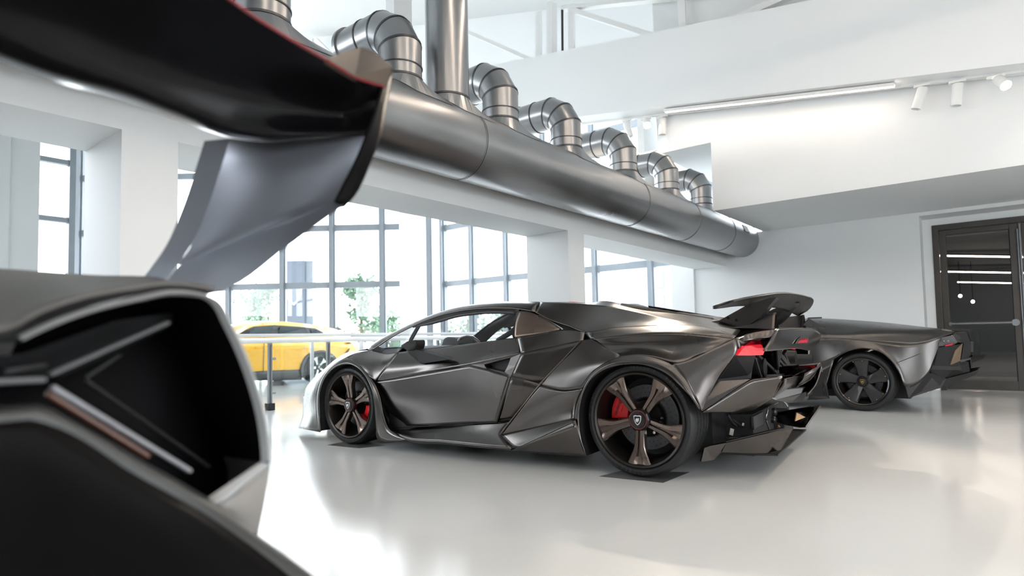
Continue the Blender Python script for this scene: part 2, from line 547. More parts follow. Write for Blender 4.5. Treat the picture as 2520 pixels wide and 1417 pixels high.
# ------------------------------------------------ door in the recess
def D(px, py, y=10.45): return hit(px, py, YA, y)
door = empty('door_1', (-0.675, 10.45, 0)); door['kind'] = 'structure'
OD = np.array([-0.675, 10.45, 0])
def dbox(name, lo, hi, m, par=door, bev=0.004): return box(name, lo, hi, m, par, bev=bev)
BF = M['bronze_frame']
dbox('jamb', (-0.0, 0, 0), (0.07, 0.09, 2.345), BF)
dbox('head', (0.07, 0, 2.265), (2.95, 0.09, 2.345), BF)
def leaf(x0, x1):
    lf = dbox('door_leaf', (x0, 0.02, 0.02), (x0+0.075, 0.075, 2.26), BF)
    dbox('stile', (x1-0.10, 0.02, 0.02), (x1, 0.075, 2.26), BF, lf)
    dbox('rail', (x0+0.075, 0.02, 2.19), (x1-0.10, 0.075, 2.26), BF, lf)
    dbox('rail', (x0+0.075, 0.02, 0.02), (x1-0.10, 0.075, 0.145), BF, lf)
    box('gasket', (x0+0.072, 0.035, 0.14), (x0+0.082, 0.05, 2.195), M['black'], lf)
    box('gasket', (x1-0.107, 0.035, 0.14), (x1-0.097, 0.05, 2.195), M['black'], lf)
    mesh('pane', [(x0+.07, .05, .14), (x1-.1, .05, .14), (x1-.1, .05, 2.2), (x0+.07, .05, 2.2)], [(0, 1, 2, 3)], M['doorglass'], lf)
    tube('push_bar', [(x0+.09, -.06, .93), (x1-.12, -.06, .93)], .022, M['greymetal'], lf)
    tube('bar_bracket', [(x0+.09, -.062, .93), (x0+.09, .03, .93)], .028, M['greymetal'], lf)
    tube('bar_bracket', [(x1-.09, -.075, .93), (x1-.09, .03, .93)], .045, M['greymetal'], lf)
    return lf
leaf(0.075, 0.955)
leaf(0.985, 1.90)
tube('bolt_rod', [(0.965, -0.0, 0.1), (0.965, -0.0, 2.24)], 0.014, M['greymetal'], door)
tube('bolt_rod', [(0.94, -0.0, 0.1), (0.94, -0.0, 2.18)], 0.01, M['greymetal'], door)
# the dim room behind the glass
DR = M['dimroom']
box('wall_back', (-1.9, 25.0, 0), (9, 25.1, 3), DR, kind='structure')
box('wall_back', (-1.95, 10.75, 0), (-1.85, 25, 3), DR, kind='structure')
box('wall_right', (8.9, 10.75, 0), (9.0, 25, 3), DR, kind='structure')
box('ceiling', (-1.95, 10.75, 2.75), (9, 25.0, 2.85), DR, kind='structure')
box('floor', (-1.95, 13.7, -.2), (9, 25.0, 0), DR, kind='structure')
M['dimstrip'] = mat('strip_behind_glass', (.9, .85, .8), .5, emit=(1, .82, .68), estr=26, noise=(4, .01, 0))
for k, (py, xl, d, lb) in enumerate(((630, 2300, 11.6, 'topmost glowing strip light seen through the door glass'), (669, 2300, 14.8, 'second glowing strip light from the top behind the door glass'), (695, 2357, 18.2, 'third glowing strip light from the top behind the door glass'), (717, 2382, 20.6, 'lowest and shortest glowing strip light behind the door glass'))):
    a = CP + ray(xl, py-1)*d; b = CP + ray(2560, py+3)*d
    m_ = (a+b)/2
    t = empty('strip_light', tuple(m_), 0, lb, 'light', 'strip lights behind the door glass')
    bar('diffuser', a-m_, b-m_, .03, .022, M['dimstrip'], t)
    bar('housing', a-m_+np.array([0, 0, .03]), b-m_+np.array([0, 0, .03]), .04, .03, M['black'], t)
for px, py, d, lb in ((2363, 728, 17.0, 'upper of the two round lamps behind the door glass'), (2394, 742, 17.0, 'lower of the two round lamps behind the door glass')):
    p = CP + ray(px, py)*d
    t = empty('round_lamp', tuple(p), 0, lb, 'light')
    lathe('lens', [(0, .045), (.01, .03), (.014, .001)], (0, 0, 0), (-.3, -1, 0), M['dimstrip'], t, n=16)
    lathe('housing', [(-.12, .03), (-.1, .05), (0, .052), (0, .045)], (0, 0, 0), (-.3, -1, 0), M['black'], t, n=16)
    tube('stem', [(0, .08, .04), (0, .08, 2.75-p[2])], .01, M['black'], t, n=6)
box('baseboard_back', (-3.5, YW-0.012, 0), (XD0, YW, 0.05), M['white_metal'], kind='structure')

# ================================================================ VENTILATION DUCT
XDU, ZDU, RDU = -3.23, 2.375, 0.268
duct = empty('ventilation_duct', (XDU, 5.0, ZDU), 0, 'long silver galvanised air duct running along the top of the opening wall', 'duct')
def DU(x, y, z): return np.array([x-XDU, y-5.0, z-ZDU])
seams = [-3.0, -0.6, 1.55, 3.42, 6.15, 7.62, 8.95, 10.08]
for y0, y1 in zip(seams[:-1], seams[1:]):
    lathe('duct_section', [(0, RDU), (y1-y0-0.006, RDU)], DU(XDU, y0, ZDU), (0, 1, 0), M['steel'], duct, n=64)
    lathe('seam_band', [(-0.012, RDU), (-0.012, RDU+0.004), (0.010, RDU+0.004), (0.010, RDU)], DU(XDU, y1, ZDU), (0, 1, 0), M['steel'], duct, n=64)
    lathe('seam_line', [(-0.003, RDU+0.003), (-0.003, RDU+0.0052), (0.003, RDU+0.0052), (0.003, RDU+0.003)], DU(XDU, y1, ZDU), (0, 1, 0), M['steel_dark'], duct, n=64)
# inspection plate near the end
ang = math.radians(20)
pl = []
for yy in (9.36, 9.58):
    for aa in (math.radians(8), math.radians(32)):
        pl.append(DU(XDU+(RDU+.006)*math.cos(aa), yy, ZDU+(RDU+.006)*math.sin(aa)))
facet('inspection_plate', [pl[0], pl[1], pl[3], pl[2]], mat('grey_plate', (0.12, 0.12, 0.13), 0.5, 0.3, noise=(5, .05, .03)), duct, thick=0.01)

def branch(y, r, kind):
    """saddle, stub and either a four-piece elbow turned to the windows or a straight riser"""
    zt = 2.69
    # saddle: pyramid-like transition from the duct's shoulder up to the round stub
    n = 32
    low = []
    for i in range(n):
        t = 2*math.pi*i/n
        cx, sy = math.cos(t), math.sin(t)
        if sy < 0:                                           # upstream half: straight down on to the duct
            xx, yy = .205*cx, (r+.02)*sy
        else:                                                # downstream half: flared shoe with flat cheeks
            q = 1-abs(2*t/math.pi-1)                         # 0 at the sides, 1 at the far tip
            if q < .66: xx, yy = .205, .34*q/.66
            else: xx, yy = .205*(1-(q-.66)/.34), .34+.12*(q-.66)/.34
            xx *= 1 if cx > 0 else -1
        zz = math.sqrt(max(RDU**2-xx*xx, 0))+0.004
        low.append(DU(XDU+xx, y+yy, ZDU+zz))
    hi = ring_pts(DU(XDU, y, zt), (0, 0, 1), r, n, 0, (0, -1, 0))
    a0 = [math.atan2(p[1]-(y-5.0), p[0]) for p in hi]
    # order the lower ring to match the upper one
    hi = [DU(XDU+r*math.cos(2*math.pi*i/n), y+r*math.sin(2*math.pi*i/n), zt) for i in range(n)]
    br = skin('branch', [low, hi], M['steel'], duct, caps=False, smooth=False)
    def band(c, ax, rr, wdt=0.012):
        lathe('joint_ring', [(-wdt/2, rr-.002), (-wdt/2, rr+.006), (wdt/2, rr+.006), (wdt/2, rr-.002)], c, ax, M['steel_dark'], br, n=40)
    band(DU(XDU, y, zt), (0, 0, 1), r, .014)
    if kind == 'straight':
        lathe('riser', [(0, r), (7.2-zt, r)], DU(XDU, y, zt), (0, 0, 1), M['steel'], br, n=48)
        band(DU(XDU, y, 4.6), (0, 0, 1), r)
        return br
    # path of the elbow: up, then three mitres towards -X
    zs = zt+0.16
    path = [DU(XDU, y, zt), DU(XDU, y, zt+0.085), DU(XDU, y, zs)]
    Rr = 0.235
    cz, cx_ = zs, XDU-Rr
    mit = []
    for k in range(1, 4):
        a = math.radians(90*k/3)
        mit.append((cx_+Rr*math.cos(a), cz+Rr*math.sin(a)))
    rings = []
    seg_dirs = [0, 30, 60, 90]
    pts = [(XDU, zt), (XDU, zs-0.03)] 
    # mitred joints
    joints = []
    for k, a in enumerate((15, 45, 75)):
        aa = math.radians(a)
        Rm = Rr/math.cos(math.radians(15))
        joints.append((cx_+Rm*math.cos(aa), cz+Rm*math.sin(aa), math.radians(a)))
    end = (cx_-0.10, cz+Rr)
    far = (cx_-0.34, cz+Rr)
    def oval(px, pz, a):
        """section at angle a from horizontal cut, stretched by the mitre"""
        out = []
        for i in range(40):
            t = 2*math.pi*i/40
            s = r*math.cos(t)/math.cos(math.radians(15))
            out.append(DU(px+s*math.cos(a), y+r*math.sin(t), pz+s*math.sin(a)))
        return out
    def circ(px, pz, a):
        return [DU(px+r*math.cos(t)*math.cos(a), y+r*math.sin(t), pz+r*math.cos(t)*math.sin(a)) for t in [2*math.pi*i/40 for i in range(40)]]
    secs = [circ(XDU, zt, 0)] + [oval(*j) for j in joints] + [circ(end[0], end[1], math.pi/2), circ(far[0], far[1], math.pi/2)]
    for i in range(len(secs)-1):
        skin('elbow_gore', [secs[i], secs[i+1]], M['steel'], br, caps=False)
    band(DU(XDU, y, zt+0.085), (0, 0, 1), r, .008)
    for j, sec in zip(joints, secs[1:4]):
        c = sum(sec)/40
        big = [c+(p-c)*1.012 for p in sec]
        ax = np.array([-math.sin(j[2]), 0, math.cos(j[2])])*0.009
        skin('joint_ring', [[p-ax for p in big], [p+ax for p in big]], M['steel_dark'], br, caps=False)
    band(DU(end[0], y, end[1]), (1, 0, 0), r, .01)
    lathe('end_collar', [(0, r*.99), (0, r+.014), (0.03, r+.014), (0.03, r*.99)], DU(far[0], y, far[1]), (1, 0, 0), M['steel'], br, n=40)
    lathe('pipe_mouth', [(0.12, 0.001), (0.12, r*.96), (0.0, r*.97)], DU(far[0], y, far[1]), (1, 0, 0), M['steel_dark'], br, n=40)
    return br
for y in (1.78, 2.80, 3.90, 4.90, 6.05, 7.19, 8.33):
    branch(y, 0.152, 'elbow')
branch(3.27, 0.165, 'straight')

# ================================================================ LIGHTS ON THE BEAM
def zun(x): return zb(x)
SLV = np.array([-math.cos(math.radians(8.03)), 0, math.sin(math.radians(8.03))])
def onbeam(px, py, y=7.69):
    # underside of the sloping beam: z = zb(x)
    n = (TB, 0, 1); k = 3.396+TB*0.328
    return hit(px, py, n, k)
tr0, tr1 = onbeam(2519, 172), onbeam(1415, 306)
trk = bar('light_track', tr0+np.array([.6, 0, -.6*TB-.012]), tr1+np.array([0, 0, -.012]), 0.036, 0.026, M['white_metal'])
setp(trk, 'slim white lighting track under the sloping beam', 'track')
led = onbeam(2205, 211) + np.array([0, 0, -.03]); led2 = onbeam(1645, 274)+np.array([0, 0, -.03])
lt = empty('linear_light', tuple((led+led2)/2), 0, 'long glowing warm strip light under the sloping beam', 'light')
mid = (led+led2)/2
OFF = np.array([0, -.13, -.012])
bar('diffuser', led-mid+OFF+np.array([0, 0, .004]), led2-mid+OFF+np.array([0, 0, .004]), 0.045, 0.006, M['led'], lt)
for dy in (-.028, .028):
    bar('housing', led-mid+OFF+np.array([0, dy, 0]), led2-mid+OFF+np.array([0, dy, 0]), 0.006, 0.022, M['white_metal'], lt)
bar('housing', led-mid+OFF+np.array([0, 0, .018]), led2-mid+OFF+np.array([0, 0, .018]), 0.062, 0.02, M['white_metal'], lt)

def spot(px_top, px_bot, lit, label, r=0.05):
    """can-shaped track spot: adapter, arm, housing, ribbed back, lens"""
    a = onbeam(*px_top)
    t = empty('track_spotlight', tuple(a), 0, label, 'light', 'spotlights under the sloping beam')
    y = a[1]
    b = hit(*px_bot, YA, y)-a
    d = b/np.linalg.norm(b)
    st = np.array([0, 0, -0.085])
    box('adapter', (-.075, -.017, -.058), (.075, .017, -.030), M['white_metal'], t, bev=.003)
    tube('arm', [(0, 0, -.056), (0, 0, -.10)], .012, M['white_metal'], t)
    s0 = np.array([0, 0, -.10]) - d*0.03
    L = 0.23
    if lit: d = np.array([-CR*0.1 - CF*0.72 + np.array([0, 0, -.66])])[0]; d /= np.linalg.norm(d); L = 0.17
    lathe('housing', [(0, r*.9), (0.008, r), (L-.004, r), (L, r*.96), (L-.02, r*.86)], s0, d, M['white_metal'], t, n=32)
    for k in range(5):
        bar('cooling_fin', s0+d*.004+np.cross(d, (0, 1, 0))*(-.032+.016*k)+np.array([0, -.03, 0]), s0+d*.004+np.cross(d, (0, 1, 0))*(-.032+.016*k)+np.array([0, .03, 0]), .004, .012, M['black'], t)
    lathe('back_plate', [(0.006, 0.001), (0.006, r*.88)], s0, d, M['black'], t, n=24)
    lathe('lens', [(L-.02, 0.001), (L-.018, r*.86)], s0, d, M['bulb'] if lit else M['led_off'], t, n=24)
    return t, a+s0+d*L, d
M['led_off'] = mat('lens_glass', (0.75, 0.73, 0.68), 0.3, noise=(5, .02, .02))
spot((2268, 200), (2248, 262), False, 'white can spotlight tilted towards the window side, nearest the strip light')
spot((2355, 190), (2349, 258), False, 'white can spotlight hanging straight with its black ribbed back towards the strip')
sA = spot((2450, 178), (2426, 240), True, 'lit spotlight glaring at the camera, farthest from the duct')
spot((1542, 289), (1553, 332), False, 'small white can spotlight tilted sideways beside the silver elbows')
sB = spot((1590, 284), (1588, 318), True, 'lit spotlight glaring among the three by the silver elbows')
spot((1630, 279), (1629, 326), False, 'small white can spotlight hanging plumb at the duct end of the strip light')

# unseen suspended strip lights of the hall, inferred from warm highlights on the cars
for k, (y, x0, x1) in enumerate(((0.9, -1.6, 4.2), (2.7, -2.2, 4.2), (4.4, -2.6, 4.2))):
    z = 4.1
    t = empty('strip_light', ((x0+x1)/2, y, z), 0, ['suspended strip light of the hall nearest the camera', 'second suspended strip light of the hall', 'third suspended strip light, over the bronze-sheen car'][k], 'light', 'suspended strip lights')
    h = (x1-x0)/2
    box('housing', (-h-.02, -.04, .0), (h+.02, .04, .06), M['white_metal'], t)
    box('diffuser', (-h, -.02, -.02), (h, .02, .0), M['strip'], t)
    for x in (-h*.8, h*.8):
        tube('suspension_wire', [(x, 0, .06), (x, 0, zc((x0+x1)/2+x)-z)], .004, M['greymetal'], t, n=6)

def beam_of(spot_, target, watts, size):
    t, pos, d = spot_
    l = bpy.data.lights.new('spot_beam', 'SPOT')
    l.energy = watts; l.spot_size = math.radians(size); l.spot_blend = .5; l.shadow_soft_size = .035
    l.color = (1.0, .85, .68)
    o = bpy.data.objects.new('spot_beam', l); COL.objects.link(o)
    p = np.array(pos)+np.array(d)*.015
    o.location = p
    o.rotation_euler = Vector(np.array(target)-p).to_track_quat('-Z', 'Y').to_euler()
beam_of(sB, (-1.9, 3.6, .4), 420, 60)
beam_of(sA, (-.6, 2.2, .4), 160, 60)

# ================================================================ WHEELS (shared builder)
M['rubber'] = mat('tyre_rubber', (0.018, 0.018, 0.019), 0.55, spec=0.35, noise=(30, 0.15, 0.08))
M['rubber_mark'] = mat('tyre_lettering', (0.035, 0.035, 0.036), 0.4, noise=(30, 0.1, 0.05))
M['wheel_bronze'] = mat('dark_bronze_wheel', (0.20, 0.158, 0.138), 0.28, 1.0, noise=(6, 0.06, 0.04))
M['wheel_black'] = mat('gloss_black_wheel', (0.012, 0.012, 0.013), 0.22, 0.0, coat=0.6, noise=(6, 0.06, 0.04))
M['barrel'] = mat('dark_rim_barrel', (0.035, 0.030, 0.027), 0.35, 0.8, noise=(6, 0.06, 0.04))
M['disc'] = mat('carbon_ceramic_disc', (0.10, 0.10, 0.105), 0.42, 0.4, noise=(40, 0.2, 0.08))
M['red'] = mat('red_caliper_paint', (0.72, 0.008, 0.012), 0.3, coat=0.4, noise=(9, 0.05, 0.03))
M['chrome'] = mat('bright_metal', (0.75, 0.75, 0.75), 0.22, 1.0, noise=(20, 0.03, 0.03))
M['emblem_black'] = mat('emblem_black', (0.01, 0.01, 0.01), 0.3, noise=(20, 0.1, 0.03))
M['gold'] = mat('emblem_gold', (0.62, 0.42, 0.12), 0.35, 0.8, noise=(20, 0.05, 0.03))


def tyre_profile(R, rr, w):
    """closed loop of (axial, radius); 0 is the outer face, minus goes inboard"""
    p = [(-0.012, rr), (0.0, rr+0.012), (0.006, rr+0.35*(R-rr)), (0.002, rr+0.66*(R-rr)), (-0.012, R-0.010), (-0.026, R-0.003)]
    g = 4
    x0, x1 = -0.045, -w+0.045
    p.append((-0.040, R-0.0005))
    for k in range(g):
        xc = x0+(x1-x0)*(k+0.5)/g
        p += [(xc+.006, R), (xc+.005, R-.008), (xc-.005, R-.008), (xc-.006, R)]
    p += [(-w+0.030, R-0.001), (-w+0.012, R-0.010), (-w, rr+0.5*(R-rr)), (-w+0.008, rr), (-w+0.03, rr-.012), (-0.03, rr-.012)]
    return p


def shield(name, c, x, y, s, m, parent, depth=0.003):
    """heraldic shield outline"""
    o = [(-.5, .52), (-.25, .60), (0, .55), (.25, .60), (.5, .52), (.47, .10), (.36, -.25), (.18, -.50), (0, -.64), (-.18, -.50), (-.36, -.25), (-.47, .10)]
    x = np.array(x, float); y = np.array(y, float); z = np.cross(x, y)
    return prism(name, [np.array(c)+s*(a*x+b*y) for a, b in o], z*depth, m, parent)


def emblem(c, x, y, s, par, back, front):
    z = np.cross(x, y)
    e = shield('emblem', c, x, y, s, front, par)
    shield('emblem_field', np.array(c)+np.array(z)*.003, x, y, s*.80, back, par, .0015)
    # charging animal, reduced to its outline
    o = [(-.26, .02), (-.20, .20), (-.05, .27), (.10, .22), (.22, .30), (.26, .18), (.20, .05), (.24, -.12), (.12, -.10), (.06, -.34), (-.04, -.20), (-.12, -.12), (-.14, -.34), (-.24, -.16)]
    prism('emblem_figure', [np.array(c)+np.array(z)*.0045+s*.9*(a*np.array(x)+b*np.array(y)) for a, b in o], np.array(z)*.001, front, par)
    return e


def make_wheel(parent, pos, R, rr, w, start, spm, style, caliper_ang=None, bolts=True, words=True, emb=('black', 'white'), steer=0.0):
    AX = np.array([0, -1.0, 0])
    rad = lambda t: np.array([math.cos(t), 0, math.sin(t)])
    tan = lambda t: np.array([-math.sin(t), 0, math.cos(t)])
    wh = lathe('wheel', tyre_profile(R, rr, w), (0, 0, 0), AX, M['rubber'], parent, n=96, closed=True, angle=0.45)
    wh.location = pos
    wh.rotation_euler = (0, 0, steer)
    # radial tread cuts on the shoulders, cut as thin black bars set in the rubber
    vs, fs = [], []
    for k in range(44):
        t = 2*math.pi*k/44
        for (a0, a1, dt) in ((-.028, -.075, .05), (-.10, -.15, .05), (-w+.075, -w+.028, .05)):
            q = [AX*a0+rad(t)*(R+.0006), AX*a1+rad(t+dt)*(R+.0006), AX*a1+rad(t+dt+.012)*(R+.0006), AX*a0+rad(t+.012)*(R+.0006)]
            b = len(vs)
            vs += q
            fs.append((b, b+1, b+2, b+3))
    tr = mesh('tread_cuts', vs, fs, M['black'], wh, kind='stuff')
    lathe('rim', [(-0.004, rr+.004), (0.002, rr-.002), (-0.004, rr-.014), (-0.022, rr-.020), (-0.05, rr-.026), (-w*.55, rr-.045), (-w*.9, rr-.04), (-w*.95, rr)], (0, 0, 0), AX, M['barrel'] if style == 'y' else spm, wh, n=80)
    lathe('rim_barrel', [(-0.03, rr-.0225), (-0.05, rr-.028), (-w*.55, rr-.047), (-w*.8, rr-.045)], (0, 0, 0), AX, M['barrel'], wh, n=80)
    lathe('back_shield', [(-w*.78, rr-.03), (-w*.80, .05), (-w*.80, .001)], (0, 0, 0), AX, M['black'], wh, n=48)
    dr = rr*.70
    lathe('brake_disc', [(-w*.52, .07), (-w*.50, .072), (-w*.50, dr), (-w*.58, dr), (-w*.58, .07)], (0, 0, 0), AX, M['disc'], wh, n=64)
    vs, fs = [], []
    for k in range(36):
        t = 2*math.pi*k/36
        for j, q in enumerate((.62, .76, .90)):
            tt = t+j*.06
            c = AX*(-w*.4985)+rad(tt)*dr*q
            b = len(vs)
            vs += [c+.0035*(math.cos(s)*rad(tt)+math.sin(s)*tan(tt)) for s in (0, 1.05, 2.1, 3.14, 4.19, 5.24)]
            fs.append(tuple(range(b, b+6)))
    mesh('disc_holes', vs, fs, M['black'], wh, kind='stuff')
    lathe('disc_bell', [(-w*.42, .001), (-w*.42, rr*.36), (-w*.50, rr*.40), (-w*.5, rr*.44)], (0, 0, 0), AX, M['barrel'], wh, n=48)
    # spokes
    for k in range(5):
        t = start+2*math.pi*k/5
        rings = []
        if style == 'y':
            prof = [(rr*.15, .026, .30, .012), (rr*.30, .029, .28, .015), (rr*.55, .034, .26, .016), (rr*.66, .044, .26, .016), (rr*.78, .060, .36, .017), (rr*.90, .076, .46, .015), (rr*.99, .085, .55, .010)]
            for rho, hw, ci, d1 in prof:
                f = (rho/rr-.15)/.85
                a = -.030+.022*f
                s = [(-hw, -.045), (-hw*.97, -.006), (-hw*.84, 0), (-hw*ci, -.002), (-hw*.16, -d1), (hw*.16, -d1), (hw*ci, -.002), (hw*.84, 0), (hw*.97, -.006), (hw, -.045)]
                rings.append([AX*(a+da)+rad(t)*rho+tan(t)*q for q, da in s])
        else:
            prof = [(rr*.18, .050, -.028), (rr*.45, .062, -.022), (rr*.72, .082, -.014), (rr*.93, .102, -.008)]
            for rho, hw, a in prof:
                s = [(-hw*1.0, -.030), (-hw*.9, -.006), (-hw*.2, 0.0), (hw*.6, -.012), (hw*.75, -.035)]
                rings.append([AX*(a+da)+rad(t)*rho+tan(t)*q for q, da in s])
        n = len(rings[0])
        skin('spoke', rings, spm if style == 'y' else M['blade_black'], wh, caps=True, angle=.35)
    lathe('hub_cap', [(-.045, rr*.24), (-.018, rr*.235), (-.010, rr*.21), (-.010, rr*.175), (-.002, rr*.17), (0.0, rr*.12), (0.0, .001)], (0, 0, 0), AX, M['emblem_black'], wh, n=10, angle=.3)
    lathe('hub_ring', [(-.012, rr*.20), (-.006, rr*.20), (-.006, rr*.175), (-.012, rr*.175)], (0, 0, 0), AX, M['hub_red'] if style == 'y' else M['barrel'], wh, n=40)
    emblem(AX*.0, (1, 0, 0), (0, 0, 1), rr*.17, wh, *emb)
    if caliper_ang is not None:
        pts, inn = [], []
        c0, c1 = caliper_ang-.46, caliper_ang+.46
        ts = np.linspace(c0, c1, 9)
        outl = [rad(t)*(dr+.028) for t in ts]+[rad(t)*(dr*.58) for t in ts[::-1]]
        prism('caliper', [p+AX*(-w*.62) for p in outl], AX*(w*.24), M['red'], wh, bev=.008, label='red brake caliper')
        tm = caliper_ang
        pr = [rad(t)*(dr+.012) for t in ts[2:7]]+[rad(t)*(dr*.80) for t in ts[6:1:-1]]
        prism('caliper_ridge', [p+AX*(-w*.38) for p in pr], AX*.006, M['red'], wh, bev=.003)
        if words:
            cp = rad(tm)*(dr*.92)+AX*(-w*.345)
            lettering('caliper_lettering', 'Lamborghini', .026, cp, tan(tm)*(-1 if math.cos(tm) > 0 else -1), rad(tm)*(1), M['emblem_black'], wh, .0008)
    if bolts:
        for k in range(6):
            t = start+.55+2*math.pi*k/6
            lathe('bolt', [(-w*.40, .001), (-w*.40, .004), (-w*.395, .004), (-w*.395, .0095), (-w*.42, .0095)], rad(t)*rr*.36, AX, M['chrome'], wh, n=14)
    if words:
        for t0, word, sz in ((math.radians(-95), 'PIRELLI', .030), (math.radians(38), 'PIRELLI', .030), (math.radians(165), 'P ZERO', .030), (math.radians(82), 'TROFEO R', .024)):
            for i, ch in enumerate(word):
                if ch == ' ': continue
                up = 1 if math.sin(t0) > -0.5 else -1
                tt = t0-up*(i-(len(word)-1)/2)*sz*.92/(rr+.5*(R-rr))
                lettering('tyre_lettering', ch, sz, rad(tt)*(rr+.48*(R-rr))+AX*.0045, -tan(tt)*up, rad(tt)*up, M['rubber_mark'], wh, .0012)
    return wh


M['hub_red'] = mat('hub_ring_red', (0.12, 0.02, 0.025), 0.4, noise=(9, .05, .03))
M['blade_black'] = mat('wheel_blade_carbon', (0.022, 0.022, 0.024), 0.42, coat=0.25, noise=(60, .25, .08))
EMW = (M['emblem_black'], mat('emblem_silver', (0.8, 0.8, 0.8), 0.35, 0.3, noise=(20, .03, .03)))
EMG = (M['emblem_black'], M['gold'])

# ================================================================ MAIN CAR
M['satin'] = mat('satin_carbon_metal', (0.13, 0.120, 0.116), 0.26, 1.0, noise=(1.4, 0.05, 0.03), bump=(420, 0.025, 0.001))
M['satin_dark'] = mat('matt_carbon', (0.035, 0.034, 0.035), 0.38, 0.55, noise=(40, 0.12, 0.06))
M['bronze_pane'] = mat('bronze_quarter_panel', (0.36, 0.27, 0.22), 0.28, 1.0, noise=(1.5, 0.05, 0.03))
M['glassdark'] = glass('car_window', (0.88, 0.89, 0.9), f0=1.45)
M['interior'] = mat('dark_cabin', (0.02, 0.02, 0.021), 0.6, noise=(30, 0.2, 0.08))
M['taillight'] = mat('red_tail_lens', (0.70, 0.012, 0.03), 0.12, coat=0.6, emit=(1, 0.03, 0.05), estr=0.35, noise=(3, 0.1, 0.02))
M['taillight_dark'] = mat('dark_red_lens', (0.22, 0.004, 0.01), 0.12, coat=0.6, noise=(3, 0.1, 0.02))
M['redtrim'] = mat('red_trim', (0.50, 0.01, 0.03), 0.35, noise=(9, 0.06, 0.03))
M['copper'] = mat('copper_plate', (0.62, 0.40, 0.24), 0.33, 1.0, noise=(9, 0.05, 0.03))

FC = Frame((-1.834, 4.306, 0), math.radians(5.0))
hero = empty('sports_car', (-1.834, 4.306, 0), math.radians(5.0), 'angular matt carbon grey supercar with bronze sheen, red calipers and a small rear wing', 'car')
def c(*t): return FC.v(*t)
def cs(*L): return [FC.v(*t) for t in L]
SA = M['satin']
FLR = []

# ---- doors
r0 = cs((980, 868, .86), (1032, 861, .83), (1100, 853, .82), (1180, 843, .82), (1273, 831, .83))
r1 = cs((951, 903, .938), (1030, 893, .925), (1110, 880, .898), (1190, 868, .872), (1282, 862, .888))
r2 = cs((922, 940, .955), (1045, 917, .942), (1157, 897, .935), (1200, 887, .932), (1282, 870, .930))
loft('door', [r0, r1, r2], SA, hero, 48, 6, lu=True, thick=.012, mirror=True)
d0 = cs((922, 940, .955), (1045, 917, .942), (1157, 897, .935), (1197, 907, .932), (1258, 926, .935))
d1 = cs((933, 985, .905), (965, 990, .935), (1050, 985, .948), (1150, 970, .95), (1240, 980, .948))
d2 = cs((951, 1049, .79), (985, 1049, .87), (1050, 1048, .925), (1150, 1042, .945), (1222, 1039, .948))
loft('door_lower', [resample(d0, 49, True), resample(d1, 49), resample(d2, 49)], SA, hero, 48, 8, lu=True, thick=.012, mirror=True)
# recessed handle: frame around the opening and the pocket behind it
oo = cs((1157, 897, .936), (1210, 884, .934), (1282, 870, .932), (1270, 900, .935), (1258, 926, .937), (1197, 908, .934))
ii = cs((1191, 897, .928), (1224, 888, .926), (1257, 880, .924), (1250, 899, .926), (1242, 915, .928), (1198, 906, .928))
kk = [p+np.array([.015, .06, .0]) for p in ii]
for sgn in (1, -1):
    S = np.array([1, sgn, 1])
    hf = mesh('door_handle_recess', [p*S for p in oo+ii], [(i, (i+1) % 6, 6+(i+1) % 6, 6+i) for i in range(6)], SA, hero)
    mesh('handle_pocket', [p*S for p in ii+kk], [(i, (i+1) % 6, 6+(i+1) % 6, 6+i) for i in range(6)]+[tuple(range(6, 12))], M['satin_dark'], hf)
# shut lines
def line(name, pts, r=.0035, m=None, mir=True):
    for sg in ((1, -1) if mir else (1,)):
        tube(name, [np.array(p)*np.array([1, sg, 1])+np.array([0, -.001*sg, 0]) for p in pts], r, m or M['black'], hero, n=6)
line('shut_line', cs((1272, 832, .834), (1278, 845, .86), (1283, 870, .936), (1258, 926, .940), (1223, 1039, .952)))
line('shut_line', cs((980, 868, .864), (951, 903, .93), (922, 940, .96)))
line('shut_line', cs((958, 1050, .90), (1050, 1049, .93), (1150, 1043, .948), (1222, 1039, .952)))

# ---- panel behind the door
loft('side_panel', [cs((1274, 831, .83), (1330, 822, .81), (1380, 812, .79), (1440, 818, .79)), cs((1283, 870, .945), (1340, 858, .90), (1395, 847, .87), (1436, 838, .845))], SA, hero, 14, 8, thick=.01, mirror=True)
loft('side_panel', [cs((1283, 870, .945), (1340, 858, .90), (1395, 847, .87), (1436, 838, .845)), cs((1259, 926, .955), (1285, 932, .94), (1335, 946, .90))], SA, hero, 12, 6, thick=.01, mirror=True)
loft('side_panel', [cs((1259, 926, .955), (1285, 932, .94), (1335, 946, .90)), cs((1224, 1039, .93), (1240, 1039, .915), (1262, 1039, .89))], SA, hero, 10, 6, thick=.01, mirror=True)

# ---- rear quarter: the long blade of the air intake and its facets
q0 = cs((1429, 839, .87), (1442, 837, .878), (1454, 834, .885))
q1 = cs((1400, 870, .915), (1450, 862, .93), (1490, 856, .935))
q2 = cs((1365, 906, .955), (1440, 890, .975), (1526, 879, .992))
q3 = cs((1329, 946, .985), (1388, 960, 1.006), (1434, 955, 1.006))
q2b = cs((1347, 925, .972), (1413, 916, .992), (1470, 910, .999))
loft('rear_quarter_panel', [q0, q1, q2, q2b, q3], SA, hero, 14, 6, thick=.012, mirror=True)
q4 = cs((1329, 946, .985), (1388, 962, 1.006), (1434, 956, 1.006))
q5 = cs((1292, 991, .99), (1352, 985, .995), (1420, 985, 1.0))
q6 = cs((1254, 1039, .99), (1330, 1022, .985), (1416, 1012, 1.0))
q7 = cs((1231, 1070, .98), (1320, 1051, .985), (1414, 1030, 1.01))
loft('rear_quarter_panel', [q4, q5, q6, q7], SA, hero, 16, 6, thick=.012, mirror=True)
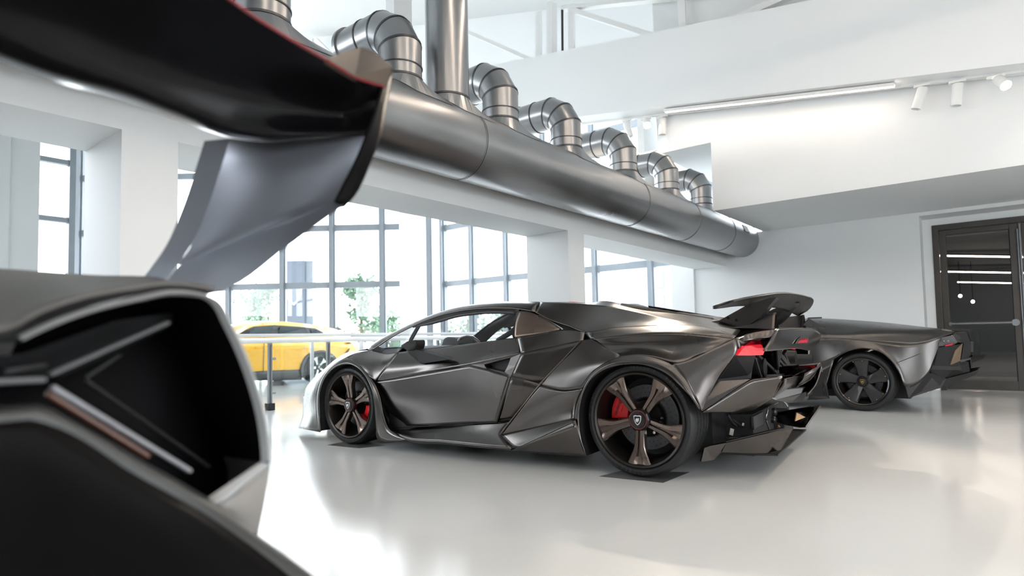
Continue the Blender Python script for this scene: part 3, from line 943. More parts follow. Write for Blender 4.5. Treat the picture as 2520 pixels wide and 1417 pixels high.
loft('rear_quarter_panel', [q7, cs((1256, 1095, 1.01), (1335, 1066, 1.02), (1414, 1033, 1.022)), cs((1278, 1101, 1.03), (1345, 1070, 1.032), (1417, 1036, 1.03))], SA, hero, 16, 5, thick=.012, mirror=True)
loft('rear_quarter_panel', [cs((1278, 1101, 1.03), (1345, 1070, 1.032), (1417, 1036, 1.03)), cs((1257, 1106, .99), (1350, 1116, .96), (1442, 1122, .96))], SA, hero, 16, 5, thick=.012, mirror=True)
line('edge_highlight', cs((1429, 838, .885), (1400, 869, .925), (1330, 943, .995), (1254, 1039, 1.0), (1231, 1069, .99)), .004, M['wheel_bronze'])  # bronze line painted along the blade edge as its highlight

# ---- rear wheel arch flare
fo = cs((1414, 1032, 1.012), (1416, 1008, 1.005), (1424, 980, 1.004), (1436, 953, 1.005), (1457, 919, 1.0), (1487, 895, .998), (1527, 879, .993), (1575, 875, .985), (1612, 881, .985), (1650, 896, .988), (1674, 915, .99), (1692, 940, .995), (1708, 972, .99), (1724, 1008, .955))
fi = cs((1442, 1122, .985), (1425, 1062, 1.005), (1422, 1030, 1.01), (1427, 987, 1.01), (1440, 952, 1.012), (1462, 925, 1.012), (1500, 904, 1.012), (1535, 897, 1.012), (1575, 896, 1.012), (1612, 905, 1.012), (1645, 922, 1.012), (1675, 950, 1.012), (1700, 975, 1.005), (1722, 1003, .965))
fi = fi[0:1]+fi[1:]
loft('wheel_arch', [fo, [a*.5+b*.5+np.array([0, -.012, 0]) for a, b in zip(resample(fo, 40), resample(fi, 40))], fi], SA, hero, 60, 4, thick=.012, mirror=True)
loft('arch_liner', [fi, [p+np.array([0, .22, 0]) for p in fi], [p+np.array([0, .42, 0]) for p in fi]], M['black'], hero, 40, 3, mirror=True)
for x in (1539, 1544):
    facet('flare_mark', [p+np.array([0, -.004, 0]) for p in cs((x, 884, 1.006), (x+2.4, 884, 1.006), (x+2.4, 889.5, 1.009), (x, 889.5, 1.009))], M['redtrim'], hero, .002, label='small red mark on the rear arch')

# ---- rear fender and shoulder
t0 = cs((1442, 819, .79), (1500, 810, .75), (1575, 805, .71), (1625, 802, .695), (1722, 803, .70), (1762, 812, .74), (1810, 829, .81))
t1 = cs((1454, 833, .885), (1500, 829, .885), (1575, 823, .88), (1650, 821, .868), (1725, 825, .845), (1807, 835, .815))
loft('rear_shoulder', [t0, [a*.5+b*.5+np.array([0, -.004, .006]) for a, b in zip(resample(t0, 30), resample(t1, 30))], t1], SA, hero, 30, 4, thick=.01, mirror=True)
s1 = cs((1482, 854, .895), (1550, 850, .875), (1620, 849, .868), (1690, 851, .86), (1758, 858, .872))
s2 = cs((1512, 871, .93), (1575, 866, .915), (1620, 868, .905), (1660, 874, .90), (1712, 876, .915))
s3 = cs((1527, 879, .992), (1575, 875, .984), (1612, 880, .98), (1650, 891, .978), (1677, 896, .975))
loft('rear_fender', [t1, s1, s2, s3], SA, hero, 30, 7, thick=.01, mirror=True)
line('shut_line', cs((1442, 819, .80), (1454, 834, .89), (1490, 856, .938), (1527, 879, .996), (1535, 897, 1.016)))
# rear corner blade
b0 = cs((1650, 897, .99), (1687, 888, .962), (1748, 861, .905), (1811, 832, .835))
b1 = cs((1675, 925, 1.0), (1708, 915, .97), (1755, 893, .915), (1812, 868, .85))
b2 = cs((1698, 958, 1.0), (1720, 948, .97), (1743, 935, .93), (1772, 924, .875))
b3 = cs((1715, 985, .985), (1724, 980, .965), (1735, 973, .94), (1747, 968, .905))
b4 = cs((1727, 1014, .95), (1729, 1009, .945), (1732, 1001, .935), (1737, 988, .93))
loft('rear_corner_blade', [b0, b1, b2, b3, b4], SA, hero, 14, 5, thick=.012, mirror=True)
# frame over the tail light, running into the rear lip
L0 = cs((1811, 832, .835), (1842, 822, .69), (1876, 815, .66), (1911, 810, .60))
L1 = cs((1818, 858, .835), (1834, 841, .745), (1852, 837, .70), (1902, 830, .66))
loft('tail_frame', [L0, L1], SA, hero, 14, 4, thick=.014, mirror=True)
facet('tail_frame', cs((1811, 832, .835), (1832, 842, .78), (1763, 938, .862), (1755, 950, .89)), SA, hero, .012, mirror=True)
# rear lip between the two frames
lu0 = cs((1911, 810, .60), (1942, 807.5, .30), (1975, 807, -.1), (2004, 811, -.50), (2019, 822, -.74))
lu1 = cs((1896, 838, .72), (1932, 841, .42), (1968, 842, .04), (1998, 840, -.4), (2012, 842, -.72))
lu2 = cs((1880, 864, .80), (1920, 860, .50), (1957, 857, .14), (1980, 860, -.30), (1988, 861, -.62))
lipo = loft('rear_lip', [lu0, lu1, lu2], M['satin_light'] if 'satin_light' in M else SA, hero, 24, 5, thick=.015)
deck = loft('rear_deck', [lu0, [p+np.array([-.18, 0, .012]) for p in lu0], [p+np.array([-.34, 0, .02]) for p in lu0]], M['satin_dark'], hero, 20, 3)
def U(px, py, u): return FC.u(px, py, u)
plate = facet('badge_recess', [p+np.array([.012, 0, 0]) for p in cs((1952, 846, .24), (1958, 836, .17), (1967, 828, .05), (1986, 829, -.17), (1983, 841, -.15), (1976, 847, -.06))], M['emblem_black'], hero, .004)
facet('badge', [p+np.array([.018, 0, 0]) for p in cs((1957, 844, .18), (1961, 838, .13), (1981, 835, -.11), (1979, 843, -.10))], M['redtrim'], hero, .004)
for k in range(4):
    x = 1962+5*k
    facet('badge_bar', [p+np.array([.022, 0, 0]) for p in cs((x, 837, .12-.06*k), (x+1.6, 837, .105-.06*k), (x+1.6, 832, .105-.06*k), (x, 832, .12-.06*k))], M['redtrim'], hero, .002)

# ---- tail lights
for sg in (1, -1):
    S = np.array([1, sg, 1])
    tl = [p*S for p in cs((1809, 873, .84), (1828, 851, .80), (1841, 849, .74), (1869, 847, .60), (1876, 862, .56), (1872, 872, .57), (1845, 873, .70))]
    o = facet('tail_light', tl, M['taillight'], hero, .03)
    facet('tail_light_cap', [p*S for p in cs((1829, 851, .80), (1843, 840, .72), (1866, 838, .60), (1870, 848, .60), (1843, 850, .735))], M['taillight_dark'], hero, .03)
    facet('tail_light_bar', [p*S+np.array([.018, 0, 0]) for p in cs((1822, 863, .80), (1874, 857, .565), (1874, 862, .565), (1818, 869, .80))], M['taillight'], hero, .006)
    # dark recess around the lamp
    facet('lamp_recess', [p*S+np.array([-.07, 0, 0]) for p in cs((1790, 900, .84), (1826, 850, .80), (1850, 834, .64), (1902, 830, .40), (1882, 866, .38), (1876, 930, .45), (1770, 945, .86))], M['black'], hero, .01)

# ---- rear bumper: side fins, centre beam
A1, A2, A3, A4 = c(1765, 939, .862), c(1846, 934, .835), c(1925, 926, .805), c(1931, 932, .79)
B1, B2, B3, B4 = c(1736, 989, .93), c(1727, 1014, .95), c(1852, 1008, .72), c(1900, 977, .735)
for sg in (1, -1):
    S = np.array([1, sg, 1])
    facet('bumper_fin', [p*S for p in (B1, A1, A2, B2)], SA, hero, .014)
    loft('bumper_fin', [[p*S for p in (B2, A2, A3)], [p*S for p in (c(1790, 1014, .84)+np.array([0, 0, 0]), c(1868, 975, .80), c(1914, 955, .76))], [p*S for p in (c(1800, 1018, .78), B3, B4)]], SA, hero, 16, 5, lu=True, thick=.014)
    tip = A4*S
    loft('fin_inner_face', [[A3*S, tip, tip+np.array([-.02, 0, -.02])], [p*S for p in (c(1926, 932, .75), c(1922, 945, .70), B4)], [p*S for p in (c(1900, 950, .62), c(1895, 968, .62), c(1880, 985, .62))]], SA, hero, 8, 3, lu=True)
cb0 = [A4, U(1962, 926, .66), U(1992, 922, .64), A4*np.array([1, -1, 1])]
cb1 = [c(1925, 950, .74), U(1950, 948, .64), U(1985, 942, .62), c(2008, 944, -.78)]
cb2 = [c(1901, 977, .735), U(1925, 968, .62), U(1955, 962, .60), c(1985, 975, -.74)]
loft('centre_beam', [cb0, cb1, cb2], SA, hero, 20, 5, lu=True, thick=.012)
loft('beam_top', [[A3, U(1960, 922, .55), A3*np.array([1, -1, 1])], [A1, U(1900, 926, .42), A1*np.array([1, -1, 1])]], M['satin_dark'], hero, 12, 4, lu=True)
facet('beam_lip', [U(1950, 926, .60), U(1967, 914, .52), U(2025, 913, .74), A3*np.array([1, -1, 1])], M['wheel_bronze'], hero, .008)
facet('vent_slot', [U(1900, 980, .68), U(1924, 958, .68), U(1981, 951, .68), U(1970, 968, .68)], M['black'], hero, .01)
facet('vent_flap', [U(1901, 978, .72), U(1925, 960, .70), U(1975, 955, .70), U(1971, 967, .72), U(1910, 983, .73)], mat('pale_flap', (0.42, 0.45, 0.48), 0.3, 0.7, noise=(4, .03, .03)), hero, .01)
facet('centre_beam', [U(1905, 984, .72), U(1971, 968, .70), U(1990, 960, .70), U(1972, 988, .70), U(1942, 991, .70)], SA, hero, .012)

# ---- space frame and dark machinery behind the rear
core = prism('rear_bulkhead', [np.array([.30, y, z]) for y, z in ((-.80, .20), (.80, .20), (.86, .60), (.78, .84), (-.78, .84), (-.86, .60))], (-.04, 0, 0), M['black'], hero)
WB = M['satin_dark']
fr = mat('frame_carbon', (0.13, 0.125, 0.12), 0.4, 0.6, noise=(20, .1, .05))
def strut(a, b, w=.016, d=.02, u=.52, m=None): return bar('frame_strut', U(*a, u), U(*b, u), w, d, m or fr, hero)
for a, b in (((1865, 874), (1912, 918)), ((1898, 862), (1946, 922)), ((1857, 880), (1871, 926)), ((1871, 926), (1950, 921)), ((1900, 872), (1915, 918)), ((1916, 866), (1960, 918)), ((1928, 864), (1952, 921))):
    strut(a, b)
for (px, py), r, L in (((1840, 905), .075, .12), ((1930, 880), .07, .1), ((1975, 885), .06, .1)):
    p = U(px, py, .42)
    lathe('exhaust_can', [(-.2, r*.9), (0, r), (L, r*.92), (L+.01, .001)], p, (1, 0, 0), M['satin_dark'], hero, n=28)
# gearbox block, lines and small hardware between bumper and diffuser
gb = M['gear'] = mat('gearbox_alloy', (0.045, 0.045, 0.047), 0.5, 0.5, noise=(18, .25, .1))
def ubox(name, p0, p1, u0, u1, m, bev=.006):
    a, b = U(*p0, u0), U(*p1, u0)
    lo = np.minimum(a, b); hi = np.maximum(a, b)
    return box(name, (u1, lo[1], lo[2]), (u0, hi[1], hi[2]), m, hero, bev=bev)
g = ubox('gearbox', (1853, 1020), (1906, 1085), .52, .30, gb)
ubox('gearbox_cover', (1856, 1024), (1880, 1044), .535, .51, mat('casting', (0.075, 0.075, 0.078), 0.45, 0.6, noise=(18, .2, .1)))
ubox('gearbox', (1893, 1000), (1945, 1075), .46, .28, gb)
for (px, py), r in (((1901, 1013), .030), ((1899, 1032), .024), ((1930, 1010), .02), ((1925, 1040), .05), ((1910, 1060), .03)):
    lathe('flange', [(-.08, r), (.02, r), (.03, r*.7), (.03, .001)], U(px, py, .52), (1, 0, 0), gb, hero, n=18)
tube('bright_pipe', [U(1893, 1058, .55), U(1885, 1034, .55), U(1886, 1020, .55), U(1890, 1004, .55), U(1904, 995, .54), U(1914, 989, .52)], .0065, M['chrome'], hero, n=8, label='bright metal pipe')
tube('bright_pipe', [U(1925, 984, .56), U(1934, 992, .56), U(1938, 999, .55)], .006, M['chrome'], hero, n=8, label='bright metal pipe')
for a, b in (((1800, 1030), (1850, 1060)), ((1790, 1020), (1812, 1048)), ((1855, 1068), (1790, 1078)), ((1935, 1045), (1952, 1025)), ((1940, 1060), (1944, 1010))):
    tube('hose', [U(*a, .45), (U(*a, .45)+U(*b, .45))/2+np.array([0, 0, -.012]), U(*b, .45)], .009, M['satin_dark'], hero, n=8)
facet('bracket', [U(1797, 1053, .5), U(1806, 1056, .5), U(1803, 1072, .5), U(1794, 1069, .5)], M['chrome'], hero, .004)
facet('bracket', [U(1826, 1040, .5), U(1831, 1041, .5), U(1830, 1048, .5), U(1825, 1047, .5)], M['chrome'], hero, .004)

# ---- diffuser
for sg in (1, -1):
    S = np.array([1, sg, 1])
    e0 = [p*S for p in cs((1732, 1101, .84), (1746, 1096, .82), (1838, 1075, .70), (1931, 1054, .61))]
    e1 = [p*S for p in cs((1726, 1125, .84), (1750, 1118, .80), (1840, 1092, .66), (1945, 1053, .598))]
    e2 = [p*S for p in cs((1724, 1135, .84), (1756, 1130, .78), (1778, 1110, .72), (1850, 1112, .52), (1895, 1100, .45), (1952, 1051, .595))]
    facet('diffuser_end', [p*S for p in cs((1724, 1135, .84), (1732, 1101, .84), (1746, 1096, .82), (1787, 1088, .76), (1775, 1111, .73), (1756, 1130, .78))], SA, hero, .012)
    facet('diffuser_blade', [p*S for p in cs((1787, 1088, .76), (1931, 1054, .61), (1952, 1051, .595), (1921, 1105, .50), (1890, 1112, .55), (1850, 1114, .61), (1775, 1111, .745))], SA, hero, .012, tris=[(0, 1, 5, 6), (1, 2, 3), (1, 3, 4, 5)])
    facet('diffuser_edge', [p*S for p in cs((1787, 1087, .76), (1931, 1053, .61), (1926, 1051, .58), (1795, 1082, .72))], M['satin_dark'], hero, .006)
    facet('copper_plate', [p*np.array([1, -sg, 1]) for p in cs((1960, 1015, -.34), (1981, 1026, -.42), (1956, 1036, -.33))], M['copper'], hero, .008)
facet('diffuser_floor', [np.array([.72, -.55, .13]), np.array([.72, .55, .13]), np.array([-.1, .62, .095]), np.array([-.1, -.62, .095])], M['black'], hero, .01)

# ---- wheels
fz, rz_ = .327, .347
def cl(u, v, w): return np.array([u, -v, w])
near_r = make_wheel(hero, cl(0, .945, rz_), .347, .290, .325, math.radians(-91), M['wheel_bronze'], 'y', math.radians(158), emb=EMW)
near_f = make_wheel(hero, cl(-2.585, .945, fz), .327, .272, .25, math.radians(96), M['wheel_bronze'], 'y', math.radians(-28), emb=EMW, steer=math.radians(-1.0))
for w_, rot in ((near_r, math.pi), (near_f, math.pi)):
    o = copytree(w_, hero)
    o.location = (w_.location.x, -w_.location.y, w_.location.z)
    o.rotation_euler = (0, 0, rot)

# ---- sill
k0 = cs((957, 1052, .80), (1015, 1052, .88), (1120, 1046, .92), (1222, 1040, .94), (1258, 1038, .93))
k1 = cs((966, 1060, .90), (1010, 1064, .95), (1110, 1066, .965), (1195, 1068, .97), (1236, 1069, .975))
k2 = cs((978, 1067, .985), (1002, 1077, 1.005), (1095, 1086, 1.015), (1195, 1097, 1.025), (1258, 1103, 1.02))
k3 = cs((985, 1072, .985), (1002, 1082, .985), (1095, 1092, .985), (1195, 1102, .985), (1258, 1107, .985))
loft('side_skirt', [k0, k1, k2], SA, hero, 30, 6, thick=.012, mirror=True)
loft('side_skirt', [k2, k3], SA, hero, 30, 2, thick=.01, mirror=True)
facet('skirt_gusset', cs((1231, 1069, .978), (1258, 1038, .92), (1254, 1039, .985)), SA, hero, .006, mirror=True)

# ---- front fender, bumper, arch
p0 = cs((850, 882, .968), (872, 872, .92), (915, 863, .80), (945, 869, .80), (980, 868, .86))
p1 = cs((868, 888, .978), (900, 893, .95), (930, 895, .92), (955, 898, .925))
p2 = cs((903, 920, .985), (912, 930, .98), (922, 940, .968))
loft('front_fender', [p0, p1, p2], SA, hero, 20, 8, thick=.01, mirror=True)
n0 = cs((735, 1053, .70), (746, 1020, .74), (746, 977, .76), (752, 958, .76), (767, 937, .76), (795, 912, .76), (825, 886, .77), (860, 867, .78), (902, 860, .70))
nm = cs((757, 1057, .90), (765, 1015, .90), (765, 972, .92), (774, 945, .92), (790, 920, .92), (815, 896, .91), (845, 876, .88), (880, 864, .80))
n1 = cs((788, 1063, .96), (781, 1010, .985), (782, 970, .985), (790, 938, .985), (806, 912, .985), (825, 895, .985), (851, 882, .97), (872, 872, .92), (915, 863, .80))
loft('front_bumper', [n0, nm, n1], SA, hero, 36, 6, thick=.01, mirror=True)
fo = cs((788, 1063, .97), (781, 1010, .987), (782, 970, .987), (790, 938, .987), (806, 912, .987), (825, 895, .987), (850, 883, .975), (880, 896, .985), (903, 920, .988), (921, 941, .98), (935, 975, .985), (945, 1022, .985), (955, 1051, .985), (975, 1068, .985), (1003, 1082, .985))
fi = cs((790, 1060, .97), (787, 1020, 1.0), (786, 975, 1.0), (795, 940, 1.0), (815, 912, 1.0), (836, 899, 1.0), (856, 896, 1.0), (875, 902, 1.0), (893, 917, 1.0), (908, 942, 1.0), (918, 975, 1.0), (923, 1012, 1.0), (926, 1050, 1.0), (928, 1077, .99), (986, 1085, .985))
loft('wheel_arch', [fo, fi], SA, hero, 70, 3, thick=.01, mirror=True)
li = fi[:-1]
loft('arch_liner', [li, [p+np.array([0, .20, 0]) for p in li], [p+np.array([0, .40, 0]) for p in li]], M['black'], hero, 40, 3, mirror=True)
facet('front_canard', cs((735, 1053, .70), (758, 1032, .80), (770, 1013, .88), (765, 1022, .90), (752, 1056, .86)), SA, hero, .01, mirror=True)
# air outlet between arch and door: dark channel
facet('outlet_channel', [p+np.array([0, .06, 0]) for p in cs((922, 941, .968), (936, 975, .96), (946, 1022, .96), (957, 1052, .94), (1000, 1056, .86), (960, 1000, .86))], M['black'], hero, .01, mirror=True)
facet('outlet_vane', [p+np.array([0, .01, 0]) for p in cs((938, 1000, .93), (946, 1022, .93), (958, 1051, .90), (972, 1051, .87), (955, 1025, .89))], M['satin_dark'], hero, .006, mirror=True)
# bonnet
hc = [np.array(p) for p in ((-3.75, 0, .10), (-3.74, 0, .22), (-3.68, 0, .33), (-3.5, 0, .42), (-3.3, 0, .50), (-3.05, 0, .60), (-2.8, 0, .69), (-2.55, 0, .765), (-2.42, 0, .80))]
loft('bonnet', [n0, [a*.55+b*.45+np.array([0, 0, .01]) for a, b in zip(n0, hc)], hc, [(a*.55+b*.45+np.array([0, 0, .01]))*np.array([1, -1, 1]) for a, b in zip(n0, hc)], [p*np.array([1, -1, 1]) for p in n0]], SA, hero, 24, 6)

# ---- greenhouse
ka = cs((902, 860, .70), (927, 841, .66), (970, 820, .60), (1020, 796, .54), (1070, 775, .49), (1120, 759, .45), (1170, 749.5, .42), (1232, 743.5, .40), (1328, 743.5, .42))
kb = cs((912, 864, .80), (932, 851, .765), (970, 826, .72), (1015, 803, .67), (1070, 780.5, .63), (1120, 767.5, .61), (1170, 760.5, .60), (1220, 758.5, .60), (1275, 760.5, .61), (1317, 768, .62))
roof_n, roof_f = loft('roof_rail', [ka, [a*.5+b*.5+np.array([0, -.012, .012]) for a, b in zip(resample(ka, 30), resample(kb, 30))], kb], SA, hero, 36, 4, thick=.01, mirror=True)
kc = resample(ka, 25)
i0 = 12
Sy = np.array([1, -1, 1])
def across(P, lift, name, m, **kw):
    mid = [np.array([p[0], 0, p[2]+lift]) for p in P]
    q = [np.array([p[0]-.0, p[1]*.5, p[2]+lift*.75]) for p in P]
    return loft(name, [P, q, mid, [a*Sy for a in q], [a*Sy for a in P]], m, hero, 20, 5, **kw)
across(list(kc[i0:]), .008, 'roof', SA)
across(list(kc[:i0+1]), .012, 'windscreen', M['glassdark'])
# dark surround and side glass
ga = cs((1016, 806, .675), (1072, 796, .655), (1120, 782, .635), (1170, 774.5, .622), (1220, 771.5, .62), (1271, 774.5, .625))
kb2 = cs((1015, 803, .67), (1070, 780.5, .63), (1120, 767.5, .61), (1170, 760.5, .60), (1220, 758.5, .60), (1278, 760.5, .612))
loft('window_surround', [kb2, ga], M['satin_dark'], hero, 24, 2, thick=.006, mirror=True)
gb_ = cs((1006, 862, .83), (1032, 858, .826), (1100, 850, .816), (1180, 840.5, .816), (1264, 829.5, .826))
loft('side_window', [ga, gb_], M['glassdark'], hero, 14, 4, mirror=True)
facet('window_post', cs((1027, 801, .665), (1034, 803, .67), (1014, 838, .775), (1010, 862, .83), (1001, 862, .83), (1008, 834, .765)), M['satin_dark'], hero, .01, mirror=True)
facet('window_post', cs((1271, 772, .627), (1279, 766, .62), (1268, 830, .825), (1262, 830, .825)), M['satin_dark'], hero, .01, mirror=True)
loft('quarter_light', [cs((930, 853, .765), (970, 829, .722), (1018, 805, .675)), cs((938, 867, .80), (960, 872, .84), (980, 866, .85))], M['glassdark'], hero, 10, 3, mirror=True)
facet('cowl', cs((916, 863, .79), (931, 853, .765), (950, 860, .77), (990, 858, .81), (980, 867, .855), (955, 873, .83), (940, 869, .80)), M['satin_dark'], hero, .008, mirror=True)
qa = cs((1279, 766, .62), (1300, 768, .625), (1325, 777, .645), (1355, 792, .69), (1381, 810, .745))
qb = cs((1267, 830, .825), (1300, 825, .815), (1340, 819, .80), (1377, 813.5, .785))
loft('quarter_panel', [qa, [a*.5+b*.5+np.array([0, -.02, .004]) for a, b in zip(resample(qa, 20), resample(qb, 20))], qb], M['bronze_pane'], hero, 20, 6, thick=.008, mirror=True)
line('edge_highlight', cs((1268, 831, .83), (1300, 826, .82), (1340, 820, .805), (1378, 814, .79), (1382, 810, .75), (1356, 791, .70), (1326, 776, .65)), .003, M['wheel_bronze'])  # highlight around the quarter panel drawn as a bronze line
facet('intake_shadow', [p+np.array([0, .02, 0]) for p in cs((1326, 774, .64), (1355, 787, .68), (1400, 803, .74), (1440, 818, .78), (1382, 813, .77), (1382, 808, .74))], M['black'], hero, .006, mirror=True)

# ---- engine cover
e0 = cs((1329, 744, .42), (1400, 747, .45), (1460, 751, .48), (1517, 757, .50), (1570, 768, .52), (1625, 781, .54), (1725, 798, .585), (1790, 808, .63), (1822, 813, .66))
e1 = cs((1322, 756, .54), (1385, 772, .59), (1460, 782, .62), (1540, 789, .62), (1620, 793, .62), (1720, 801, .655), (1780, 812, .70), (1815, 822, .74))
e2 = cs((1317, 768, .62), (1355, 788, .68), (1400, 803, .74), (1440, 817, .785), (1500, 810, .75), (1575, 805, .71), (1625, 802, .695), (1722, 803, .70), (1762, 812, .74), (1810, 829, .81))
loft('engine_cover', [e0, e1, e2], SA, hero, 44, 8, thick=.01, mirror=True)
g0 = cs((1329, 743.5, .25), (1400, 743, .26), (1452, 746, .27), (1466, 743, .26), (1483, 740, .255), (1500, 741, .26), (1530, 750.5, .265), (1575, 760, .27), (1650, 769, .275), (1765, 787, .27), (1800, 798, .32))
gm = [a*.5+b*.5 for a, b in zip(resample(e0, 30), resample(g0, 30))]
loft('engine_cover', [e0, gm, g0], SA, hero, 44, 5, mirror=True)
loft('engine_cover', [g0[:7], [p*np.array([1, 0, 1])+np.array([0, 0, -.005]) for p in g0[:7]], [p*Sy for p in g0[:7]]], SA, hero, 20, 4)
facet('roof_stripe', [np.array([p[0], p[1], p[2]+.004]) for p in cs((1400, 744, .20), (1455, 748, .22), (1450, 747, .10), (1405, 744, .10))], M['redtrim'], hero, .003, mirror=True)
gg = resample(g0[6:], 22)
loft('engine_bay', [[p+np.array([0, 0, -.03]) for p in gg], [p*np.array([1, 0, 1])+np.array([0, 0, -.05]) for p in gg], [p*Sy+np.array([0, 0, -.03]) for p in gg]], M['black'], hero, 12, 3)
for k in range(6):
    i = 2+3*k
    a = gg[i]; b = gg[min(i+2, 21)]
    pts = [a+np.array([0, 0, .0]), b+np.array([0, 0, -.006]), b*Sy+np.array([0, 0, -.006]), a*Sy]
    facet('engine_louver', pts, SA, hero, .010)
    facet('louver_edge', [b+np.array([0, 0, -.002]), b+np.array([.012, 0, -.018]), b*Sy+np.array([.012, 0, -.018]), b*Sy+np.array([0, 0, -.002])], M['redtrim'], hero, .004)
for sg in (1, -1):
    S = np.array([1, sg, 1])
    facet('engine_spine', [p*S for p in (gg[0]+np.array([0, 0, .012]), gg[8]+np.array([0, 0, .012]), gg[17]+np.array([0, 0, .004]), gg[17]+np.array([0, -.02, -.01]), gg[8]+np.array([0, -.03, -.006]), gg[0]+np.array([0, -.03, -.006]))], SA, hero, .006)

# ---- rear wing, uprights, exhausts
wt = cs((1756, 759, .74), (1777, 750, .70), (1810, 739, .58), (1875, 726.5, .33), (1925, 720.5, 0), (1962, 724, -.30), (1990, 731, -.50), (2001, 737, -.62), (1987, 762, -.73), (1964, 776, -.76))
wl = cs((1756.5, 760, .735), (1786, 756, .66), (1835, 752, .45), (1880, 754, .20), (1922, 760, -.15), (1945, 768, -.45), (1962, 776, -.755))
wm = [a*.5+b*.5+np.array([0, 0, .012]) for a, b in zip(resample(wt, 40), resample(wl, 40))]
loft('rear_wing', [wt, wm, wl], M['satin_dark'], hero, 40, 6, thick=.018)
for v0 in (.44, -.44):
    sh = np.array([0.0, 0, 0])
    if v0 > 0:
        o0 = cs((1767, 790, v0), (1837, 751, v0), (1893, 733, v0), (1910, 732, v0), (1893, 752, v0), (1871, 780, v0), (1842, 800, v0), (1822, 805, v0))
        P = o0
    else:
        P = [p*Sy for p in o0]
    prism('wing_upright', P, (0, .03*(1 if v0 > 0 else -1), 0), M['wing_side'] if 'wing_side' in M else SA, hero)
    Q = [P[2]*.0+P[3], P[4], P[5], P[6], P[7]]
    loft('upright_fairing', [Q, [p+np.array([.01, .05*(1 if v0 > 0 else -1), -.005]) for p in Q], [p+np.array([-.05, .11*(1 if v0 > 0 else -1), 0]) for p in Q]], M['satin_dark'], hero, 12, 3)
    for dx in (P[0]*.62+P[7]*.38, P[0]*.25+P[7]*.75):
        lathe('bolt', [(-.004, .001), (-.004, .009), (.003, .009)], dx+np.array([.012, -.004*(1 if v0 > 0 else -1), .035]), (0, -1 if v0 > 0 else 1, 0), M['black'], hero, n=12)
for vc, px in ((.10, 1905), (-.32, 1975)):
    ctr = U(px, 796, .70)
    def tri(s, u, dz=0.0):
        out = []
        for k in range(3):
            a = math.pi/2+2*math.pi*k/3
            for da in (-.28, -.1, .1, .28):
                out.append(np.array([u, ctr[1]+s*math.cos(a+da)*1.0, ctr[2]-.012+s*math.sin(a+da)+dz]))
        return out
    skin('exhaust_pipe', [tri(.070, .30, -.03), tri(.080, .71), tri(.070, .712), tri(.062, .45, -.02)], M['satin_dark'], hero, caps=False)
    skin('exhaust_lip', [tri(.081, .70), tri(.082, .713), tri(.076, .714), tri(.075, .70)], M['wheel_bronze'], hero, caps=False)
    facet('exhaust_throat', tri(.064, .46, -.02), M['black'], hero, 0)
facet('deck_wing', cs((1990, 784, -.45), (2030, 808, -.74), (2002, 806, -.5), (1975, 800, -.35)), M['satin_dark'], hero, .01)

# ---- door mirror
for sg in (1, -1):
    S = np.array([1, sg, 1])
    m0 = [p*S for p in cs((1000, 862, .86), (1032, 893, .93), (1040, 895, .95), (1108, 884, .98), (1035, 863, .96), (1018, 858, .94))]
    m1 = [p+np.array([.0, .035*sg, .012]) for p in m0]
    hexv = m0+m1
    mesh('mirror_arm', hexv, [(0, 1, 2, 3, 4, 5), (11, 10, 9, 8, 7, 6)]+[(i, (i+1) % 6, 6+(i+1) % 6, 6+i) for i in range(6)], M['satin_dark'], hero)
    bm_ = [p*S for p in cs((983, 851, 1.0), (1000, 840, .99), (1021, 836, .97), (1022, 848, .97), (1018, 860, .97), (1003, 864, .99))]
    bi = [p*np.array([1, 1, 1])+np.array([.01, .11*sg, .0]) for p in bm_]
    mesh('mirror_housing', bm_+bi, [(0, 1, 2, 3, 4, 5), (11, 10, 9, 8, 7, 6)]+[(i, (i+1) % 6, 6+(i+1) % 6, 6+i) for i in range(6)], M['satin_dark'], hero).modifiers.new('bevel', 'BEVEL').width = .008

# ---- cabin: tub, dash, wheel, two seats
tubm = M['interior']
box('cabin_floor', (-2.35, -.70, .12), (-.75, .70, .30), tubm, hero)
box('cabin_bulkhead', (-.88, -.72, .12), (-.80, .72, .80), tubm, hero)
loft('dashboard', [[np.array([-2.42, y, .74]) for y in (-.72, 0, .72)], [np.array([-2.15, y, .80]) for y in (-.72, 0, .72)], [np.array([-1.95, y, .72]) for y in (-.72, 0, .72)], [np.array([-1.98, y, .45]) for y in (-.72, 0, .72)]], tubm, hero, 10, 4, thick=.02)
for y in (-.36, .36):
    sb = loft('seat', [[np.array([-.95, y+a, .90-abs(a)*.25]) for a in (-.2, -.1, 0, .1, .2)], [np.array([-1.02, y+a, .62]) for a in (-.25, -.12, 0, .12, .25)], [np.array([-1.15, y+a, .36]) for a in (-.25, -.12, 0, .12, .25)], [np.array([-1.6, y+a, .34]) for a in (-.25, -.12, 0, .12, .25)]], tubm, hero, 12, 5, thick=.06)
# far seat back and the hoop of the steering wheel seen through the side glass
fs = [FC.v(*p) for p in ((1083, 853, .02), (1092, 832, .02), (1100, 829, .02), (1128, 832, .02), (1128, 845, .02), (1124, 853, .02))]
prism('seat_back', fs, (0, .22, 0), tubm, hero, bev=.015)
tube('steering_wheel', [FC.v(*p) for p in ((1126, 850, .30), (1129, 839, .30), (1137, 832, .30), (1150, 829, .30), (1164, 831, .30), (1174, 838, .30), (1181, 845, .30))], .016, M['wheel_bronze'], hero, n=10)
tube('roll_bar', [FC.v(*p) for p in ((1225, 838, .25), (1262, 815, .25), (1268, 808, .25))], .022, tubm, hero, n=10)
